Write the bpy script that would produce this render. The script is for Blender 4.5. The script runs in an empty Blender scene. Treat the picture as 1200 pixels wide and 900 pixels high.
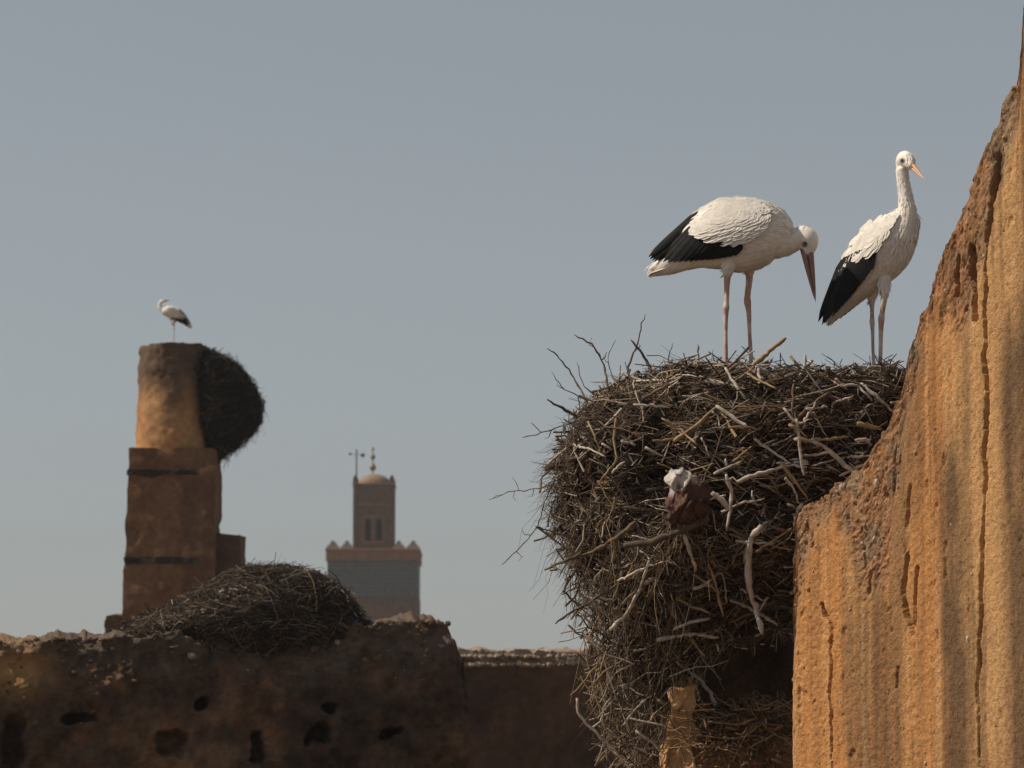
import bpy, math
import numpy as np
from mathutils import Vector
from mathutils.bvhtree import BVHTree
from mathutils.geometry import tessellate_polygon

# ------------------------------------------------------------------ camera, world, sun, exposure
SC = bpy.context.scene
F_PX = 4600.0                    # focal length in pixels of the 1200x900 photograph
CAM = np.array([0.0, 0.0, 7.5])  # a terrace above the courtyard
PITCH = math.atan(510.0 / F_PX)  # horizon falls just below the frame

cam_data = bpy.data.cameras.new('camera')
cam = bpy.data.objects.new('camera', cam_data)
SC.collection.objects.link(cam)
cam.location = CAM
cam.rotation_euler = (math.pi / 2 + PITCH, 0, 0)
cam_data.sensor_width = 36.0
cam_data.lens = 36.0 * F_PX / 1200.0
cam_data.clip_start = 0.1
cam_data.clip_end = 20000.0
cam_data.dof.use_dof = True
cam_data.dof.focus_distance = 20.2
cam_data.dof.aperture_fstop = 8.0
SC.camera = cam

SUN_AZ = math.radians(-92.0)     # from the view direction (+Y), negative = left
SUN_EL = math.radians(48.0)
SUN_DIR = np.array([math.sin(SUN_AZ) * math.cos(SUN_EL), math.cos(SUN_AZ) * math.cos(SUN_EL), math.sin(SUN_EL)])

world = bpy.data.worlds.new('World')
SC.world = world
world.use_nodes = True
wn = world.node_tree
wn.nodes.clear()
w_out = wn.nodes.new('ShaderNodeOutputWorld')
w_bg = wn.nodes.new('ShaderNodeBackground')
w_sky = wn.nodes.new('ShaderNodeTexSky')
w_sky.sky_type = 'NISHITA'
w_sky.sun_disc = False
w_sky.sun_elevation = SUN_EL
w_sky.sun_rotation = SUN_AZ
w_sky.altitude = 400
w_sky.air_density = 1.0
w_sky.dust_density = 1.4
w_sky.ozone_density = 1.0
w_hsv = wn.nodes.new('ShaderNodeHueSaturation')   # dusty air: greyer than the clear-sky model
w_hsv.inputs['Hue'].default_value = 0.49
w_hsv.inputs['Saturation'].default_value = 0.41
wn.links.new(w_sky.outputs[0], w_hsv.inputs['Color'])
wn.links.new(w_hsv.outputs[0], w_bg.inputs[0])
w_bg.inputs[1].default_value = 0.073
wn.links.new(w_bg.outputs[0], w_out.inputs[0])

sun_data = bpy.data.lights.new('sun', 'SUN')
sun_data.energy = 4.3
sun_data.angle = math.radians(0.5)
sun_data.color = (1.0, 0.87, 0.71)
sun = bpy.data.objects.new('sun', sun_data)
SC.collection.objects.link(sun)
sun.location = (-40, 0, 60)
sun.rotation_euler = Vector(SUN_DIR).to_track_quat('Z', 'Y').to_euler()

SC.view_settings.view_transform = 'Standard'
SC.view_settings.look = 'None'
SC.view_settings.gamma = 1.0
SC.view_settings.use_curve_mapping = False
SC.view_settings.exposure = 0.0
SC.render.engine = 'CYCLES'
SC.cycles.use_denoising = True
SC.cycles.max_bounces = 6
SC.cycles.volume_bounces = 1
SC.cycles.transparent_max_bounces = 8

rng = np.random.default_rng(7)
COL = SC.collection

# ------------------------------------------------------------------ helpers
CP, SP = math.cos(PITCH), math.sin(PITCH)
def ray(px, py):
    x = (px - 600.0) / F_PX; y = -(py - 450.0) / F_PX
    d = np.array([x, CP - y * SP, SP + y * CP])
    return d
def at(px, py, Y):
    d = ray(px, py)
    return CAM + d * (Y / d[1])
def topx(P):
    P = np.atleast_2d(P) - CAM
    zc = P[:, 1] * CP + P[:, 2] * SP
    yc = -P[:, 1] * SP + P[:, 2] * CP
    return 600 + F_PX * P[:, 0] / zc, 450 - F_PX * yc / zc
def sstep(a, b, x):
    t = np.clip((x - a) / (b - a), 0, 1)
    return t * t * (3 - 2 * t)
def nrm(v):
    v = np.asarray(v, float)
    return v / (np.linalg.norm(v, axis=-1, keepdims=True) + 1e-12)

def _hash(ix, iy, iz, seed):
    h = (ix.astype(np.int64) * 374761393 + iy.astype(np.int64) * 668265263 + iz.astype(np.int64) * 2147483647 + seed * 974711) & 0xFFFFFFFF
    h = ((h ^ (h >> 13)) * 1274126177) & 0xFFFFFFFF
    h = ((h ^ (h >> 16)) * 2246822519) & 0xFFFFFFFF
    return ((h ^ (h >> 15)) & 0xFFFFFF) / float(0xFFFFFF) * 2 - 1
def vnoise(p, seed=0):
    i = np.floor(p); f = p - i; u = f * f * f * (f * (f * 6 - 15) + 10)
    ix, iy, iz = i[..., 0], i[..., 1], i[..., 2]
    r = 0
    for a in (0, 1):
        wa = u[..., 0] if a else 1 - u[..., 0]
        for b in (0, 1):
            wb = u[..., 1] if b else 1 - u[..., 1]
            for c in (0, 1):
                wc = u[..., 2] if c else 1 - u[..., 2]
                r = r + wa * wb * wc * _hash(ix + a, iy + b, iz + c, seed)
    return r
def fbm(p, scale, octv=4, seed=0, gain=0.5):
    p = np.asarray(p, float) * scale
    a, s, r = 1.0, 0.0, 0
    for k in range(octv):
        r = r + a * vnoise(p + 17.3 * k, seed + k); s += a; a *= gain; p = p * 2.03
    return r / s

class MB:
    """collects pieces into one mesh, with a colour per vertex"""
    def __init__(s): s.v = []; s.f = []; s.c = []; s.n = 0
    def add(s, v, f, col=(1, 1, 1)):
        v = np.asarray(v, float).reshape(-1, 3)
        col = np.asarray(col, float)
        if col.ndim == 1: col = np.tile(col, (len(v), 1))
        s.v.append(v); s.c.append(col)
        s.f.append((np.asarray(f, dtype=np.int64) + s.n) if isinstance(f, np.ndarray) else [[i + s.n for i in q] for q in f])
        s.n += len(v)
    def build(s, name, mat, parent=None, origin=(0, 0, 0), smooth=True):
        v = np.concatenate(s.v) - np.asarray(origin)
        if all(isinstance(f, np.ndarray) and f.shape[1] == 4 for f in s.f):
            return link(name, quad_mesh(name, v, np.concatenate(s.f), mat, smooth, np.concatenate(s.c)), parent)
        faces = []
        for f in s.f: faces.extend(f.tolist() if isinstance(f, np.ndarray) else f)
        return mesh_obj(name, v, faces, mat, parent, smooth, np.concatenate(s.c))
def quad_mesh(name, v, q, mat, smooth, col):
    me = bpy.data.meshes.new(name)
    me.vertices.add(len(v)); me.vertices.foreach_set('co', np.ascontiguousarray(v, dtype=np.float32).ravel())
    me.loops.add(q.size); me.loops.foreach_set('vertex_index', np.ascontiguousarray(q, dtype=np.int32).ravel())
    me.polygons.add(len(q)); me.polygons.foreach_set('loop_start', np.arange(0, q.size, 4, dtype=np.int32))
    me.polygons.foreach_set('use_smooth', np.full(len(q), smooth))
    me.update(calc_edges=True); me.validate()
    a = me.color_attributes.new('Col', 'FLOAT_COLOR', 'POINT')
    c4 = np.ones((len(v), 4), dtype=np.float32); c4[:, :3] = col
    a.data.foreach_set('color', c4.ravel())
    if mat: me.materials.append(mat)
    return me
def mesh_data(name, v, faces, mat, smooth=True, col=None):
    me = bpy.data.meshes.new(name)
    me.from_pydata([tuple(x) for x in np.asarray(v).tolist()], [], faces)
    if smooth: me.polygons.foreach_set('use_smooth', [True] * len(me.polygons))
    if col is not None:
        at_ = me.color_attributes.new('Col', 'FLOAT_COLOR', 'POINT')
        c4 = np.ones((len(v), 4)); c4[:, :3] = col
        at_.data.foreach_set('color', c4.ravel())
    if mat: me.materials.append(mat)
    me.update()
    return me
def link(name, me, parent=None):
    o = bpy.data.objects.new(name, me); COL.objects.link(o)
    if parent is not None: o.parent = parent
    return o
def mesh_obj(name, v, faces, mat, parent=None, smooth=True, col=None):
    return link(name, mesh_data(name, v, faces, mat, smooth, col), parent)
def empty(name, loc):
    o = bpy.data.objects.new(name, None); COL.objects.link(o); o.location = loc
    o.empty_display_size = 0.3
    return o
def tag(o, label=None, cat=None, group=None, kind=None):
    if label: o['label'] = label
    if cat: o['category'] = cat
    if group: o['group'] = group
    if kind: o['kind'] = kind
    return o
def grid_faces(nr, nc, flip=False, wrap=False):
    r, c = np.meshgrid(np.arange(nr - 1), np.arange(nc if wrap else nc - 1), indexing='ij')
    c2 = (c + 1) % nc
    a, b, d, e = r * nc + c, r * nc + c2, (r + 1) * nc + c2, (r + 1) * nc + c
    q = np.stack([a, b, d, e], -1).reshape(-1, 4)
    return q[:, ::-1] if flip else q
def tubes(P, R, S=5):
    """many tapered tubes at once. P (N,K,3), R (N,K) -> verts, quads"""
    N, K, _ = P.shape
    T = nrm(np.gradient(P, axis=1))
    ref = np.where(np.abs(T[:, :1, 2:3]) > 0.9, np.array([1.0, 0, 0]), np.array([0, 0, 1.0]))
    A = nrm(np.cross(T, np.broadcast_to(ref, T.shape)))
    B = np.cross(T, A)
    th = np.arange(S) / S * 2 * np.pi
    V = P[:, :, None] + R[:, :, None, None] * (A[:, :, None] * np.cos(th)[None, None, :, None] + B[:, :, None] * np.sin(th)[None, None, :, None])
    f = grid_faces(K, S, wrap=True)
    Fq = (f[None] + (np.arange(N) * K * S)[:, None, None]).reshape(-1, 4)
    return V.reshape(-1, 3), Fq
def ribbons(P, W, side):
    """flat strips: P (N,K,3), W (N,K), side (N,3)"""
    N, K, _ = P.shape
    s = side[:, None] * W[..., None]
    V = np.stack([P - s, P + s], 2).reshape(-1, 3)
    f = grid_faces(K, 2)
    return V, (f[None] + (np.arange(N) * K * 2)[:, None, None]).reshape(-1, 4)
def catmull(pts, n):
    pts = np.asarray(pts, float)
    if len(pts) < 3:
        t = np.linspace(0, 1, n)[:, None]; return pts[0] * (1 - t) + pts[-1] * t
    k = np.arange(len(pts)); t = np.linspace(0, len(pts) - 1, n)
    p = np.vstack([2 * pts[0] - pts[1], pts, 2 * pts[-1] - pts[-2]])
    out = []
    for x in t:
        i = min(int(x), len(pts) - 2); u = x - i
        a, b, c, d = p[i:i + 4]
        out.append(0.5 * (2 * b + (c - a) * u + (2 * a - 5 * b + 4 * c - d) * u * u + (3 * b - a - 3 * c + d) * u ** 3))
    return np.array(out)
def poly_lerp(poly, t):
    p = np.array(poly, float); s = np.r_[0, np.cumsum(np.linalg.norm(np.diff(p, axis=0), axis=1))]; s /= s[-1]
    return np.array([np.interp(t, s, p[:, 0]), np.interp(t, s, p[:, 1])])
def rock(r, seed, n=1):
    """small angular stone: jittered icosphere-like blob"""
    t = (1 + 5 ** .5) / 2
    v = np.array([(-1, t, 0), (1, t, 0), (-1, -t, 0), (1, -t, 0), (0, -1, t), (0, 1, t), (0, -1, -t), (0, 1, -t), (t, 0, -1), (t, 0, 1), (-t, 0, -1), (-t, 0, 1)], float)
    f = [(0, 11, 5), (0, 5, 1), (0, 1, 7), (0, 7, 10), (0, 10, 11), (1, 5, 9), (5, 11, 4), (11, 10, 2), (10, 7, 6), (7, 1, 8), (3, 9, 4), (3, 4, 2), (3, 2, 6), (3, 6, 8), (3, 8, 9), (4, 9, 5), (2, 4, 11), (6, 2, 10), (8, 6, 7), (9, 8, 1)]
    g = np.random.default_rng(seed)
    v = nrm(v) * (0.72 + 0.5 * g.random((12, 1))) * np.array([1, 0.6 + 0.4 * g.random(), 0.5 + 0.4 * g.random()]) * r
    return v, f

# ------------------------------------------------------------------ materials
def new_mat(name, rough=0.9, spec=0.2):
    m = bpy.data.materials.new(name); m.use_nodes = True
    nt = m.node_tree; b = nt.nodes['Principled BSDF']
    b.inputs['Roughness'].default_value = rough
    b.inputs['Specular IOR Level'].default_value = spec
    return m, nt, b
def noise_node(nt, scale, detail=6, rough=0.6, stretch=(1, 1, 1), coord='Object'):
    tc = nt.nodes.new('ShaderNodeTexCoord'); mp = nt.nodes.new('ShaderNodeMapping')
    mp.inputs['Scale'].default_value = stretch
    nt.links.new(tc.outputs[coord], mp.inputs[0])
    n = nt.nodes.new('ShaderNodeTexNoise')
    n.inputs['Scale'].default_value = scale; n.inputs['Detail'].default_value = detail; n.inputs['Roughness'].default_value = rough
    nt.links.new(mp.outputs[0], n.inputs['Vector'])
    return n
def ramp(nt, src, stops):
    r = nt.nodes.new('ShaderNodeValToRGB')
    e = r.color_ramp.elements
    while len(e) < len(stops): e.new(0.5)
    for k, (p, c) in enumerate(stops): e[k].position = p; e[k].color = (*c, 1)
    nt.links.new(src, r.inputs[0])
    return r
def mixc(nt, mode, a, b, fac=1.0):
    m = nt.nodes.new('ShaderNodeMix'); m.data_type = 'RGBA'; m.blend_type = mode
    if isinstance(fac, (int, float)): m.inputs['Factor'].default_value = fac
    else: nt.links.new(fac, m.inputs['Factor'])
    for s, k in ((a, 'A'), (b, 'B')):
        sock = [i for i in m.inputs if i.name == k and i.type == 'RGBA'][0]
        if isinstance(s, tuple): sock.default_value = (*s, 1)
        else: nt.links.new(s, sock)
    return [o for o in m.outputs if o.type == 'RGBA'][0]
def bump(nt, b, src, strength, dist):
    n = nt.nodes.new('ShaderNodeBump'); n.inputs['Strength'].default_value = strength; n.inputs['Distance'].default_value = dist
    nt.links.new(src, n.inputs['Height'])
    nt.links.new(n.outputs[0], b.inputs['Normal'])
def attr_mat(name, scale=60, lo=0.75, hi=1.2, rough=0.9, bumpd=0.002, detail=6, spec=0.2, stretch=(1, 1, 1), bstr=0.6, grit=0):
    """colour from the mesh's own colours, broken up by a fine procedural noise"""
    m, nt, b = new_mat(name, rough, spec)
    a = nt.nodes.new('ShaderNodeVertexColor'); a.layer_name = 'Col'
    n = noise_node(nt, scale, detail, 0.65, stretch)
    r = ramp(nt, n.outputs['Fac'], [(0.3, (lo,) * 3), (0.7, (hi,) * 3)])
    nt.links.new(mixc(nt, 'MULTIPLY', a.outputs[0], r.outputs[0]), b.inputs['Base Color'])
    if grit:
        vo = nt.nodes.new('ShaderNodeTexVoronoi'); vo.inputs['Scale'].default_value = grit
        nt.links.new(n.inputs['Vector'].links[0].from_socket, vo.inputs['Vector'])
        gr = ramp(nt, vo.outputs['Color'], [(0.08, (.62,) * 3), (0.3, (1.0,) * 3), (0.8, (1.0,) * 3), (0.97, (1.35, 1.3, 1.22))])
        src = b.inputs['Base Color'].links[0].from_socket
        nt.links.new(mixc(nt, 'MULTIPLY', src, gr.outputs[0]), b.inputs['Base Color'])
        add = nt.nodes.new('ShaderNodeMath'); add.operation = 'MULTIPLY_ADD'; add.inputs[1].default_value = -.35
        nt.links.new(vo.outputs['Distance'], add.inputs[0]); nt.links.new(n.outputs['Fac'], add.inputs[2])
        bump(nt, b, add.outputs[0], bstr, bumpd)
    elif bumpd: bump(nt, b, n.outputs['Fac'], bstr, bumpd)
    return m
def flat_mat(name, c1, c2, scale=20, rough=0.85, bumpd=0.0, stretch=(1, 1, 1), spec=0.2, metal=0.0):
    m, nt, b = new_mat(name, rough, spec)
    n = noise_node(nt, scale, 6, 0.65, stretch)
    r = ramp(nt, n.outputs['Fac'], [(0.3, c1), (0.7, c2)])
    nt.links.new(r.outputs[0], b.inputs['Base Color'])
    b.inputs['Metallic'].default_value = metal
    if bumpd: bump(nt, b, n.outputs['Fac'], 0.7, bumpd)
    return m

M = {}
M['earth'] = attr_mat('rammed_earth', 60, 0.74, 1.24, 0.95, 0.006, 12, bstr=.8, grit=110)
M['earth_far'] = attr_mat('weathered_earth', 7, 0.7, 1.25, 0.95, 0.02, 8)
M['twig'] = attr_mat('twig_bark', 90, 0.65, 1.3, 0.9, 0.001)
M['soil'] = attr_mat('nest_soil', 40, 0.5, 1.4, 1.0, 0.01)
M['stone'] = attr_mat('stone', 60, 0.75, 1.2, 0.9, 0.003)
M['st_bleach'] = flat_mat('bleached_wood', (0.2, 0.165, 0.135), (0.6, 0.53, 0.45), 22, 0.8, 0.001, (1, 1, 1))
M['st_brown'] = flat_mat('brown_bark', (0.085, 0.055, 0.035), (0.2, 0.14, 0.09), 14, 0.9, 0.001)
M['st_dark'] = flat_mat('dark_bark', (0.04, 0.03, 0.022), (0.11, 0.085, 0.062), 14, 0.9, 0.001)
M['st_straw'] = flat_mat('straw_stem', (0.22, 0.15, 0.075), (0.42, 0.3, 0.17), 18, 0.85, 0.0005)
M['plumage'] = attr_mat('plumage', 55, 0.86, 1.06, 0.85, 0.002, 6, 0.15)
M['white_feather'] = flat_mat('white_feather', (0.5, 0.42, 0.35), (0.68, 0.62, 0.55), 30, 0.8, 0.001)
M['black_feather'] = flat_mat('black_feather', (0.006, 0.0065, 0.0075), (0.017, 0.018, 0.02), 25, 0.7, 0.001, spec=0.15)
M['beak_red'] = flat_mat('dusky_red_horn', (0.2, 0.115, 0.105), (0.32, 0.2, 0.18), 30, 0.5, spec=0.4)
M['beak_pale'] = flat_mat('pale_orange_horn', (0.55, 0.3, 0.17), (0.7, 0.44, 0.28), 40, 0.5, spec=0.4)
M['eye'] = flat_mat('dark_eye', (0.01, 0.01, 0.01), (0.02, 0.02, 0.02), 5, 0.2, spec=0.5)
M['rag'] = attr_mat('rag_cloth', 60, 0.75, 1.2, 0.95, 0.003)
M['timber'] = flat_mat('old_timber', (0.02, 0.016, 0.013), (0.05, 0.038, 0.03), 8, 0.9, 0.01, (1, 1, 6))
M['iron'] = flat_mat('dark_iron', (0.03, 0.028, 0.027), (0.07, 0.06, 0.055), 4, 0.6, metal=0.4)
M['bronze'] = flat_mat('dull_gilt', (0.16, 0.12, 0.06), (0.26, 0.2, 0.11), 4, 0.5, metal=0.4)
M['minaret'] = flat_mat('minaret_brick', (0.1, 0.062, 0.039), (0.17, 0.108, 0.07), 2.0, 0.95, 0.05)
M['minaret_band'] = flat_mat('cornice_brick', (0.19, 0.1, 0.058), (0.27, 0.155, 0.095), 2.0, 0.95, 0.03)
M['dome'] = flat_mat('dome_plaster', (0.2, 0.14, 0.09), (0.28, 0.205, 0.14), 1.5, 0.9, 0.02)
M['plaster_pale'] = flat_mat('pale_plaster', (0.24, 0.2, 0.16), (0.34, 0.29, 0.24), 1.5, 0.9, 0.02)
# glazed tile mosaic, pieces far too small to tell apart from here
_m, _nt, _b = new_mat('tile_mosaic', 0.6, 0.3)
_tc = _nt.nodes.new('ShaderNodeTexCoord'); _mp = _nt.nodes.new('ShaderNodeMapping'); _mp.inputs['Rotation'].default_value = (math.pi / 2, 0, 0)
_nt.links.new(_tc.outputs['Object'], _mp.inputs[0])
_br = _nt.nodes.new('ShaderNodeTexBrick'); _nt.links.new(_mp.outputs[0], _br.inputs['Vector'])
for k, v in (('Color1', (0.09, 0.103, 0.1, 1)), ('Color2', (0.125, 0.137, 0.13, 1)), ('Mortar', (0.085, 0.09, 0.085, 1))): _br.inputs[k].default_value = v
for k, v in (('Scale', 1.0), ('Mortar Size', 0.05), ('Brick Width', 0.42), ('Row Height', 0.4)): _br.inputs[k].default_value = v
_nt.links.new(_br.outputs[0], _b.inputs['Base Color'])
M['tile'] = _m
M['ground'] = flat_mat('dry_ground', (0.12, 0.085, 0.055), (0.2, 0.14, 0.09), 0.4, 0.95, 0.02)

# ------------------------------------------------------------------ ground
g = np.array([(-2500, -600, 0), (2500, -600, 0), (2500, 4400, 0), (-2500, 4400, 0)], float)
tag(mesh_obj('ground', g, [(0, 1, 2, 3)], M['ground'], None, False), kind='structure')

# ------------------------------------------------------------------ earth walls with a traced broken top
class Plane:
    def __init__(s, px, Y, nxy):
        s.n = nrm(np.array([nxy[0], nxy[1], 0.0])); s.u = np.array([-s.n[1], s.n[0], 0.0])
        s.p0 = at(px, 450, Y); s.p0[2] = 0
    def hit(s, px, py):
        d = ray(px, py); t = np.dot(s.p0 - CAM, s.n) / np.dot(d, s.n)
        p = CAM + d * t
        return float(np.dot(p - s.p0, s.u)), float(p[2])
    def pos(s, u, z, d=0.0):
        return s.p0 + np.asarray(u)[..., None] * s.u + np.asarray(d)[..., None] * s.n + np.asarray(z)[..., None] * np.array([0, 0, 1.0])

def build_wall(name, plane, top_px, py_bottom, thick, du, nrows, disp, colour, mat, edge_amp, edge_scale, seed, extra_right=(), extra_left=()):
    prof = list(extra_left) + [plane.hit(*p) for p in top_px] + list(extra_right)
    pu = np.array([p[0] for p in prof]); pz = np.array([p[1] for p in prof])
    u_lo = plane.hit(*top_px[0])[0]; u_hi = plane.hit(*top_px[-1])[0]
    us = np.arange(u_lo, u_hi, du)
    if extra_left: us = np.concatenate([np.arange(pu[0], u_lo, du * 3), us])
    if extra_right: us = np.concatenate([us, np.arange(u_hi, pu[-1], du * 3)])
    top = np.interp(us, pu, pz)
    q = np.stack([us, np.zeros_like(us), np.zeros_like(us)], -1)
    top = top + edge_amp * (fbm(q, edge_scale, 5, seed, 0.6))
    zb = min(plane.hit(top_px[0][0], py_bottom)[1], plane.hit(top_px[-1][0], py_bottom)[1])
    v = np.linspace(0, 1, nrows)
    Z = zb + np.maximum(top - zb, 0.002)[None] * v[:, None]
    low = np.linspace(0.0, zb, 6)[:-1]
    Z = np.vstack([np.repeat(low[:, None], len(us), 1), Z])
    U = np.repeat(us[None], len(Z), 0)
    D = disp(U, Z, top[None] - Z)
    V = plane.pos(U, Z, D)
    C = colour(U, Z, top[None] - Z, D)
    mb = MB()
    mb.add(V.reshape(-1, 3), grid_faces(len(Z), len(us)), C.reshape(-1, 3))
    # broken top and back, one strip
    nt_ = 12
    tt = np.linspace(0, 1, nt_)
    Dt = D[-1][None] * (1 - tt[:, None]) - thick * tt[:, None]
    Zt = top[None] + np.sin(tt[:, None] * np.pi) * edge_amp * 0.5 + edge_amp * 1.2 * sstep(0, .2, tt)[:, None] * fbm(np.stack([np.repeat(us[None], nt_, 0), np.repeat(tt[:, None] * thick, len(us), 1), 0 * np.zeros((nt_, len(us)))], -1), edge_scale, 4, seed + 3, 0.6)
    mb.add(plane.pos(np.repeat(us[None], nt_, 0), Zt, Dt).reshape(-1, 3), grid_faces(nt_, len(us)), np.repeat(C[-1][None], nt_, 0).reshape(-1, 3))
    Zk = np.vstack([Zt[-1], Zt[-1] * 0.75, Zt[-1] * 0.4, 0 * Zt[-1]])
    mb.add(plane.pos(np.repeat(us[None], 4, 0), Zk, np.full_like(Zk, -thick)).reshape(-1, 3), grid_faces(4, len(us)), np.repeat(C[-1][None], 4, 0).reshape(-1, 3))
    # ends
    for k, flip in ((0, True), (-1, False)):
        zc = Z[:, k]; dd = np.linspace(0, 1, 10)
        De = D[:, k][:, None] * (1 - dd) - thick * dd
        Ze = np.repeat(zc[:, None], 10, 1)
        Ue = np.full_like(Ze, us[k])
        Ue = Ue + 0.03 * fbm(np.stack([De, Ze, 0 * Ze], -1), 6, 4, seed + 9) * (dd > 0.05)
        mb.add(plane.pos(Ue, Ze, De).reshape(-1, 3), grid_faces(len(zc), 10, flip), np.repeat(C[:, k][:, None], 10, 1).reshape(-1, 3))
    return mb, us, top

def seg_dist(U, Z, line):
    """distance to a polyline and position along it"""
    best = np.full(U.shape, 1e9)
    for (a, b) in zip(line[:-1], line[1:]):
        a, b = np.array(a), np.array(b); ab = b - a
        t = np.clip(((U - a[0]) * ab[0] + (Z - a[1]) * ab[1]) / (ab @ ab + 1e-12), 0, 1)
        best = np.minimum(best, np.hypot(U - a[0] - t * ab[0], Z - a[1] - t * ab[1]))
    return best

# ---- the sunlit wall beside the nest
OW = Plane(918, 19.45, (-0.74, -0.67))
ow_top = [(919, 905), (921, 800), (924, 710), (927, 660), (932, 614), (945, 592), (962, 578), (985, 560), (1002, 548), (1018, 530), (1030, 512), (1042, 490), (1050, 465), (1056, 438), (1062, 412), (1072, 385), (1082, 362), (1092, 325), (1102, 300), (1112, 270), (1122, 248), (1132, 225), (1142, 200), (1150, 180), (1158, 160), (1166, 140), (1172, 118), (1180, 104), (1187, 98), (1190, 78), (1193, 50), (1196, 20), (1206, -40)]
ow_cracks = [([(1166, 190), (1159, 240), (1155, 300), (1153, 400), (1155, 500), (1152, 600), (1149, 700), (1145, 790), (1147, 900)], 0.011, 0.06),
             ([(1137, 292), (1138, 330), (1142, 372)], 0.022, 0.05), ([(1166, 185), (1160, 230), (1156, 280)], .024, .05),
             ([(965, 712), (974, 735), (973, 800), (975, 905)], 0.007, 0.05),
             ([(963, 708), (966, 722)], 0.02, 0.05),
             ([(1064, 570), (1062, 615)], 0.008, 0.02),
             ([(1063, 652), (1058, 690), (1061, 722), (1069, 742)], 0.017, 0.045),
             ([(1074, 665), (1070, 735)], 0.008, 0.03),
             ([(1050, 782), (1051, 806)], 0.008, 0.03),
             ([(928, 665), (926, 740)], 0.012, 0.03),
             ([(1018, 670), (1017, 695)], 0.014, 0.03),
             ([(1048, 520), (1044, 575)], 0.01, 0.025),
             ([(1010, 640), (1012, 668)], 0.008, 0.03), ([(1120, 300), (1116, 345)], .012, .03)]
ow_crack_u = [([OW.hit(*p) for p in l], w, d) for l, w, d in ow_cracks]
def ow_u(px): return OW.hit(px, 700)[0]
def ow_erosion(U, Z, dz):
    q = np.stack([U, Z, 0 * U], -1)
    q2 = np.stack([U * 1.0, Z * 0.28, 0 * U], -1)
    thr = 0.42 + 0.55 * fbm(q2, 3.2, 4, 51)
    return 1 - sstep(thr - 0.14, thr + 0.1, dz)
def ow_disp(U, Z, dz):
    q = np.stack([U, Z, 0 * U], -1); qs = np.stack([U, Z * 0.12, 0 * U], -1); qm = np.stack([U, Z * 0.5, 0 * U], -1)
    e = ow_erosion(U, Z, dz)
    d = 0.014 * fbm(qs, 2.5, 3, 1) + 0.002 * fbm(qs, 14, 3, 2) + 0.005 * fbm(q, 40, 4, 3, .7)
    pits = np.clip(-fbm(qm, 26, 4, 5, 0.72) - 0.2, 0, 1)
    d = d - e * 0.015 + e * (0.024 * fbm(qm, 6, 6, 4, 0.66) + 0.008 * fbm(q, 60, 3, 9, .6) - 0.045 * pits)
    d = d - 0.012 * np.clip(fbm(qm, 20, 3, 8) - 0.52, 0, 1) * 4
    wob = 0.016 * fbm(np.stack([Z, 0 * Z, 0 * Z], -1), 9, 5, 21, .55)
    for l, w, dep in ow_crack_u:
        ds = seg_dist(U + wob, Z, l); wv = w * .85 * (1 + .8 * fbm(q, 16, 5, 6, .65) + .9 * fbm(q, 3.5, 2, 16))
        brk = np.clip(.85 + 1.5 * fbm(q, 3.0, 3, 26), .3, 1.15)
        d = d - 1.6 * dep * brk * (1 - sstep(wv * 0.45, wv * 1.1, ds))
    # rounded outer corner
    d = d - 0.06 * (1 - sstep(0, 0.07, U - ow_u(919))) ** 2
    return d
def ow_col(U, Z, dz, D):
    q = np.stack([U, Z, 0 * U], -1); qs = np.stack([U, Z * 0.05, 0 * U], -1); qs2 = np.stack([U, Z * 0.16, 0 * U], -1)
    base = np.array([0.45, 0.212, 0.076]); ochre = np.array([0.475, 0.272, 0.118]); dark = np.array([0.12, 0.072, 0.04]); red = np.array([0.36, 0.18, 0.09]); grey = np.array([0.25, 0.185, 0.125])
    a = sstep(-0.25, 0.35, fbm(qs, 3.0, 3, 31))[..., None]
    c = base * (1 - a) + ochre * a
    st = sstep(0.02, 0.4, fbm(qs, 8.0, 4, 32, 0.6) + 0.15 * fbm(q, 3, 3, 33))[..., None]
    c = c * (1 - 0.55 * st) + dark * 0.55 * st
    st2 = sstep(0.1, 0.5, fbm(np.stack([U, Z * .035, 0 * U], -1), 30, 3, 37, 0.65))[..., None] * .45
    c = c * (1 - st2) + dark * st2
    lt2 = sstep(0.15, 0.55, fbm(np.stack([U, Z * .03, 0 * U], -1), 17, 3, 38, 0.6))[..., None] * .4
    c = c * (1 - lt2) + np.array([.55, .36, .18]) * lt2
    # broad rain stains running down from the crest
    for px, w, s, zt in ((1116, 0.085, 1.0, 520), (1194, 0.1, 0.95, 380), (1012, 0.04, 0.4, 690), (1030, 0.05, 0.25, 640), (955, 0.03, 0.25, 640), (1075, 0.03, 0.3, 745), (1213, 0.08, .5, 300), (1135, 0.03, 0.5, 260)):
        uu = ow_u(px); zz = OW.hit(px, zt)[1]
        m = np.exp(-((U - uu + 0.02 * fbm(qs2, 4, 3, 35)) / w) ** 4) * sstep(0.25, -0.25, Z - zz) * s * (0.85 + 0.5 * fbm(qs2, 20, 3, 36))
        m = np.clip(m, 0, 0.9)[..., None]
        c = c * (1 - m) + dark * m
    e = ow_erosion(U, Z, dz)[..., None]
    mix = sstep(-0.3, 0.35, fbm(q, 7, 5, 41, 0.65))[..., None]
    rough = red * (1 - mix) + grey * mix
    rough = rough * (0.75 + 0.5 * fbm(q, 34, 3, 42))[..., None]
    c = c * (1 - 0.8 * e) + rough * 0.8 * e
    c = c * (1 + 0.16 * fbm(np.stack([U, Z * .4, 0 * U], -1), 26, 4, 43, 0.7))[..., None]
    return np.clip(c, 0.02, 0.7)
u1 = OW.hit(1206, -40)
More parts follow.
